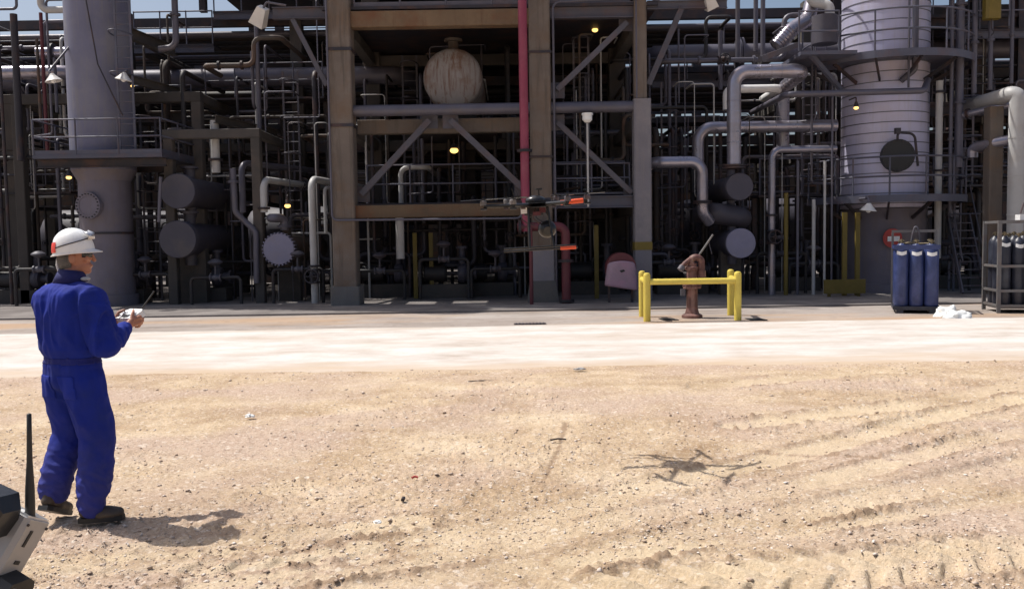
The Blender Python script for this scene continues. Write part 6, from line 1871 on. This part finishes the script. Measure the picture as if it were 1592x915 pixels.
# goggles resting on the front of the hat
m = MB()
rows = []
for j, e in enumerate((R(20), R(30), R(44))):
    rows.append([T(*dome(R(50 + 80 * i / 12), e, .012 + .022 * (1 if j == 1 else .3))) for i in range(13)])
vv = sum(rows, [])
m.add(vv, [(j * 13 + i, j * 13 + i + 1, (j + 1) * 13 + i + 1, (j + 1) * 13 + i) for j in range(2) for i in range(12)], True)
gg = m.part('goggles', 'silver', hat)
md = gg.modifiers.new('t', 'SOLIDIFY'); md.thickness = .008
# ear plug cord dot behind the neck
MB().tube([Hd(-.05, -.105, -.02), Hd(-.055, -.11, -.06), Hd(-.05, -.10, -.10)], .007, 8, .02).part('ratchet_strap', 'white_plastic', hat)

# boots
def boot(an, dirv, lift, label_):
    a = L(*an)
    dv_ = Vector(dirv).normalized()
    sv = dv_.cross(Vector((0, 0, 1))).normalized()
    rb = Matrix((sv, dv_, Vector((0, 0, 1)))).transposed() @ Matrix.Rotation(R(-lift), 3, 'X')
    B = lambda x, y, z: a + rb @ Vector((x, y, z))
    m = MB()
    capsule(m, B(0, -.02, .10), .058, B(0, -.025, -.02), .052)
    capsule(m, B(0, -.03, -.04), .046, B(0, .12, -.055), .042)
    capsule(m, B(-.008, .10, -.055), .042, B(.004, .16, -.058), .038)
    capsule(m, B(.012, .05, -.06), .04, B(.014, .13, -.062), .036)
    me = remesh(m, .008, 3, 'boot')
    for v in me.vertices:     # flat sole
        q = rb.inverted() @ (v.co - a)
        if q.z < -.088:
            q.z = -.088
            v.co = a + rb @ q
    me.transform(Matrix.Translation(-PO))
    me.materials.append(MAT['boot_leather'])
    o = bpy.data.objects.new('boot', me); COL.objects.link(o); o.parent = person; o['_o'] = list(PO)
    m = MB()
    pts = [(-.034, -.074), (.034, -.074), (.045, -.03), (.047, .12), (.033, .188), (0, .200), (-.033, .188), (-.044, .12), (-.043, -.03)]
    nn = len(pts)
    m.add([B(x, y, -.104) for x, y in pts] + [B(x, y, -.074) for x, y in pts], [(i, (i + 1) % nn, nn + (i + 1) % nn, nn + i) for i in range(nn)] + [tuple(reversed(range(nn))), tuple(range(nn, 2 * nn))])
    m.part('sole', 'black_rubber', o)
boot((.122, -.012, .108), (.97, .22, 0), 0, 'right')
boot((-.135, -.085, .165), (.16, .99, 0), 24, 'left')

# ---------------------------------------------------------------- the controller in his hands
tcw = L(*TC)
k = root('drone_controller', 'pale hand-held radio controller with black antenna held by the person', 'controller', tcw)
rt = Matrix((Rv, Fv, Vector((0, 0, 1)))).transposed() @ Matrix.Rotation(R(24), 3, 'X')
Tq = lambda x, y, z: tcw + rt @ Vector((x, y, z))
m = MB()
poly = [(-.074, -.05), (.074, -.05), (.082, -.02), (.078, .06), (.06, .085), (-.06, .085), (-.078, .06), (-.082, -.02)]
nn = len(poly)
m.add([Tq(x, y, -.022) for x, y in poly] + [Tq(x * .96, y * .96, .022) for x, y in poly], [(i, (i + 1) % nn, nn + (i + 1) % nn, nn + i) for i in range(nn)] + [tuple(reversed(range(nn))), tuple(range(nn, 2 * nn))])
m.part('housing', 'white_plastic', k)
for s in (-1, 1):
    MB().cyl(Tq(.043 * s, .02, .022), Tq(.043 * s, .02, .028), .02, 14).part('stick_bezel', 'silver', k)
    MB().cyl(Tq(.043 * s, .02, .026), Tq(.043 * s, .024, .05), .004, 8).part('stick', 'black_rubber', k)
MB().box(Tq(0, -.02, .0235), (.07, .035, .003), rt).part('screen', 'glass_dark', k)
MB().tube([Tq(.0, -.05, .01), Tq(0, -.075, .03), Tq(0, -.03, .045)], .004, 6, .02).part('neck_loop', 'silver', k)
a = Tq(.03, .085, .01)
MB().tube([a, a + Vector((.012, .01, .02)), a + Vector((.075, .06, .125))], .0048, 8, .01).part('antenna', 'black_rubber', k)
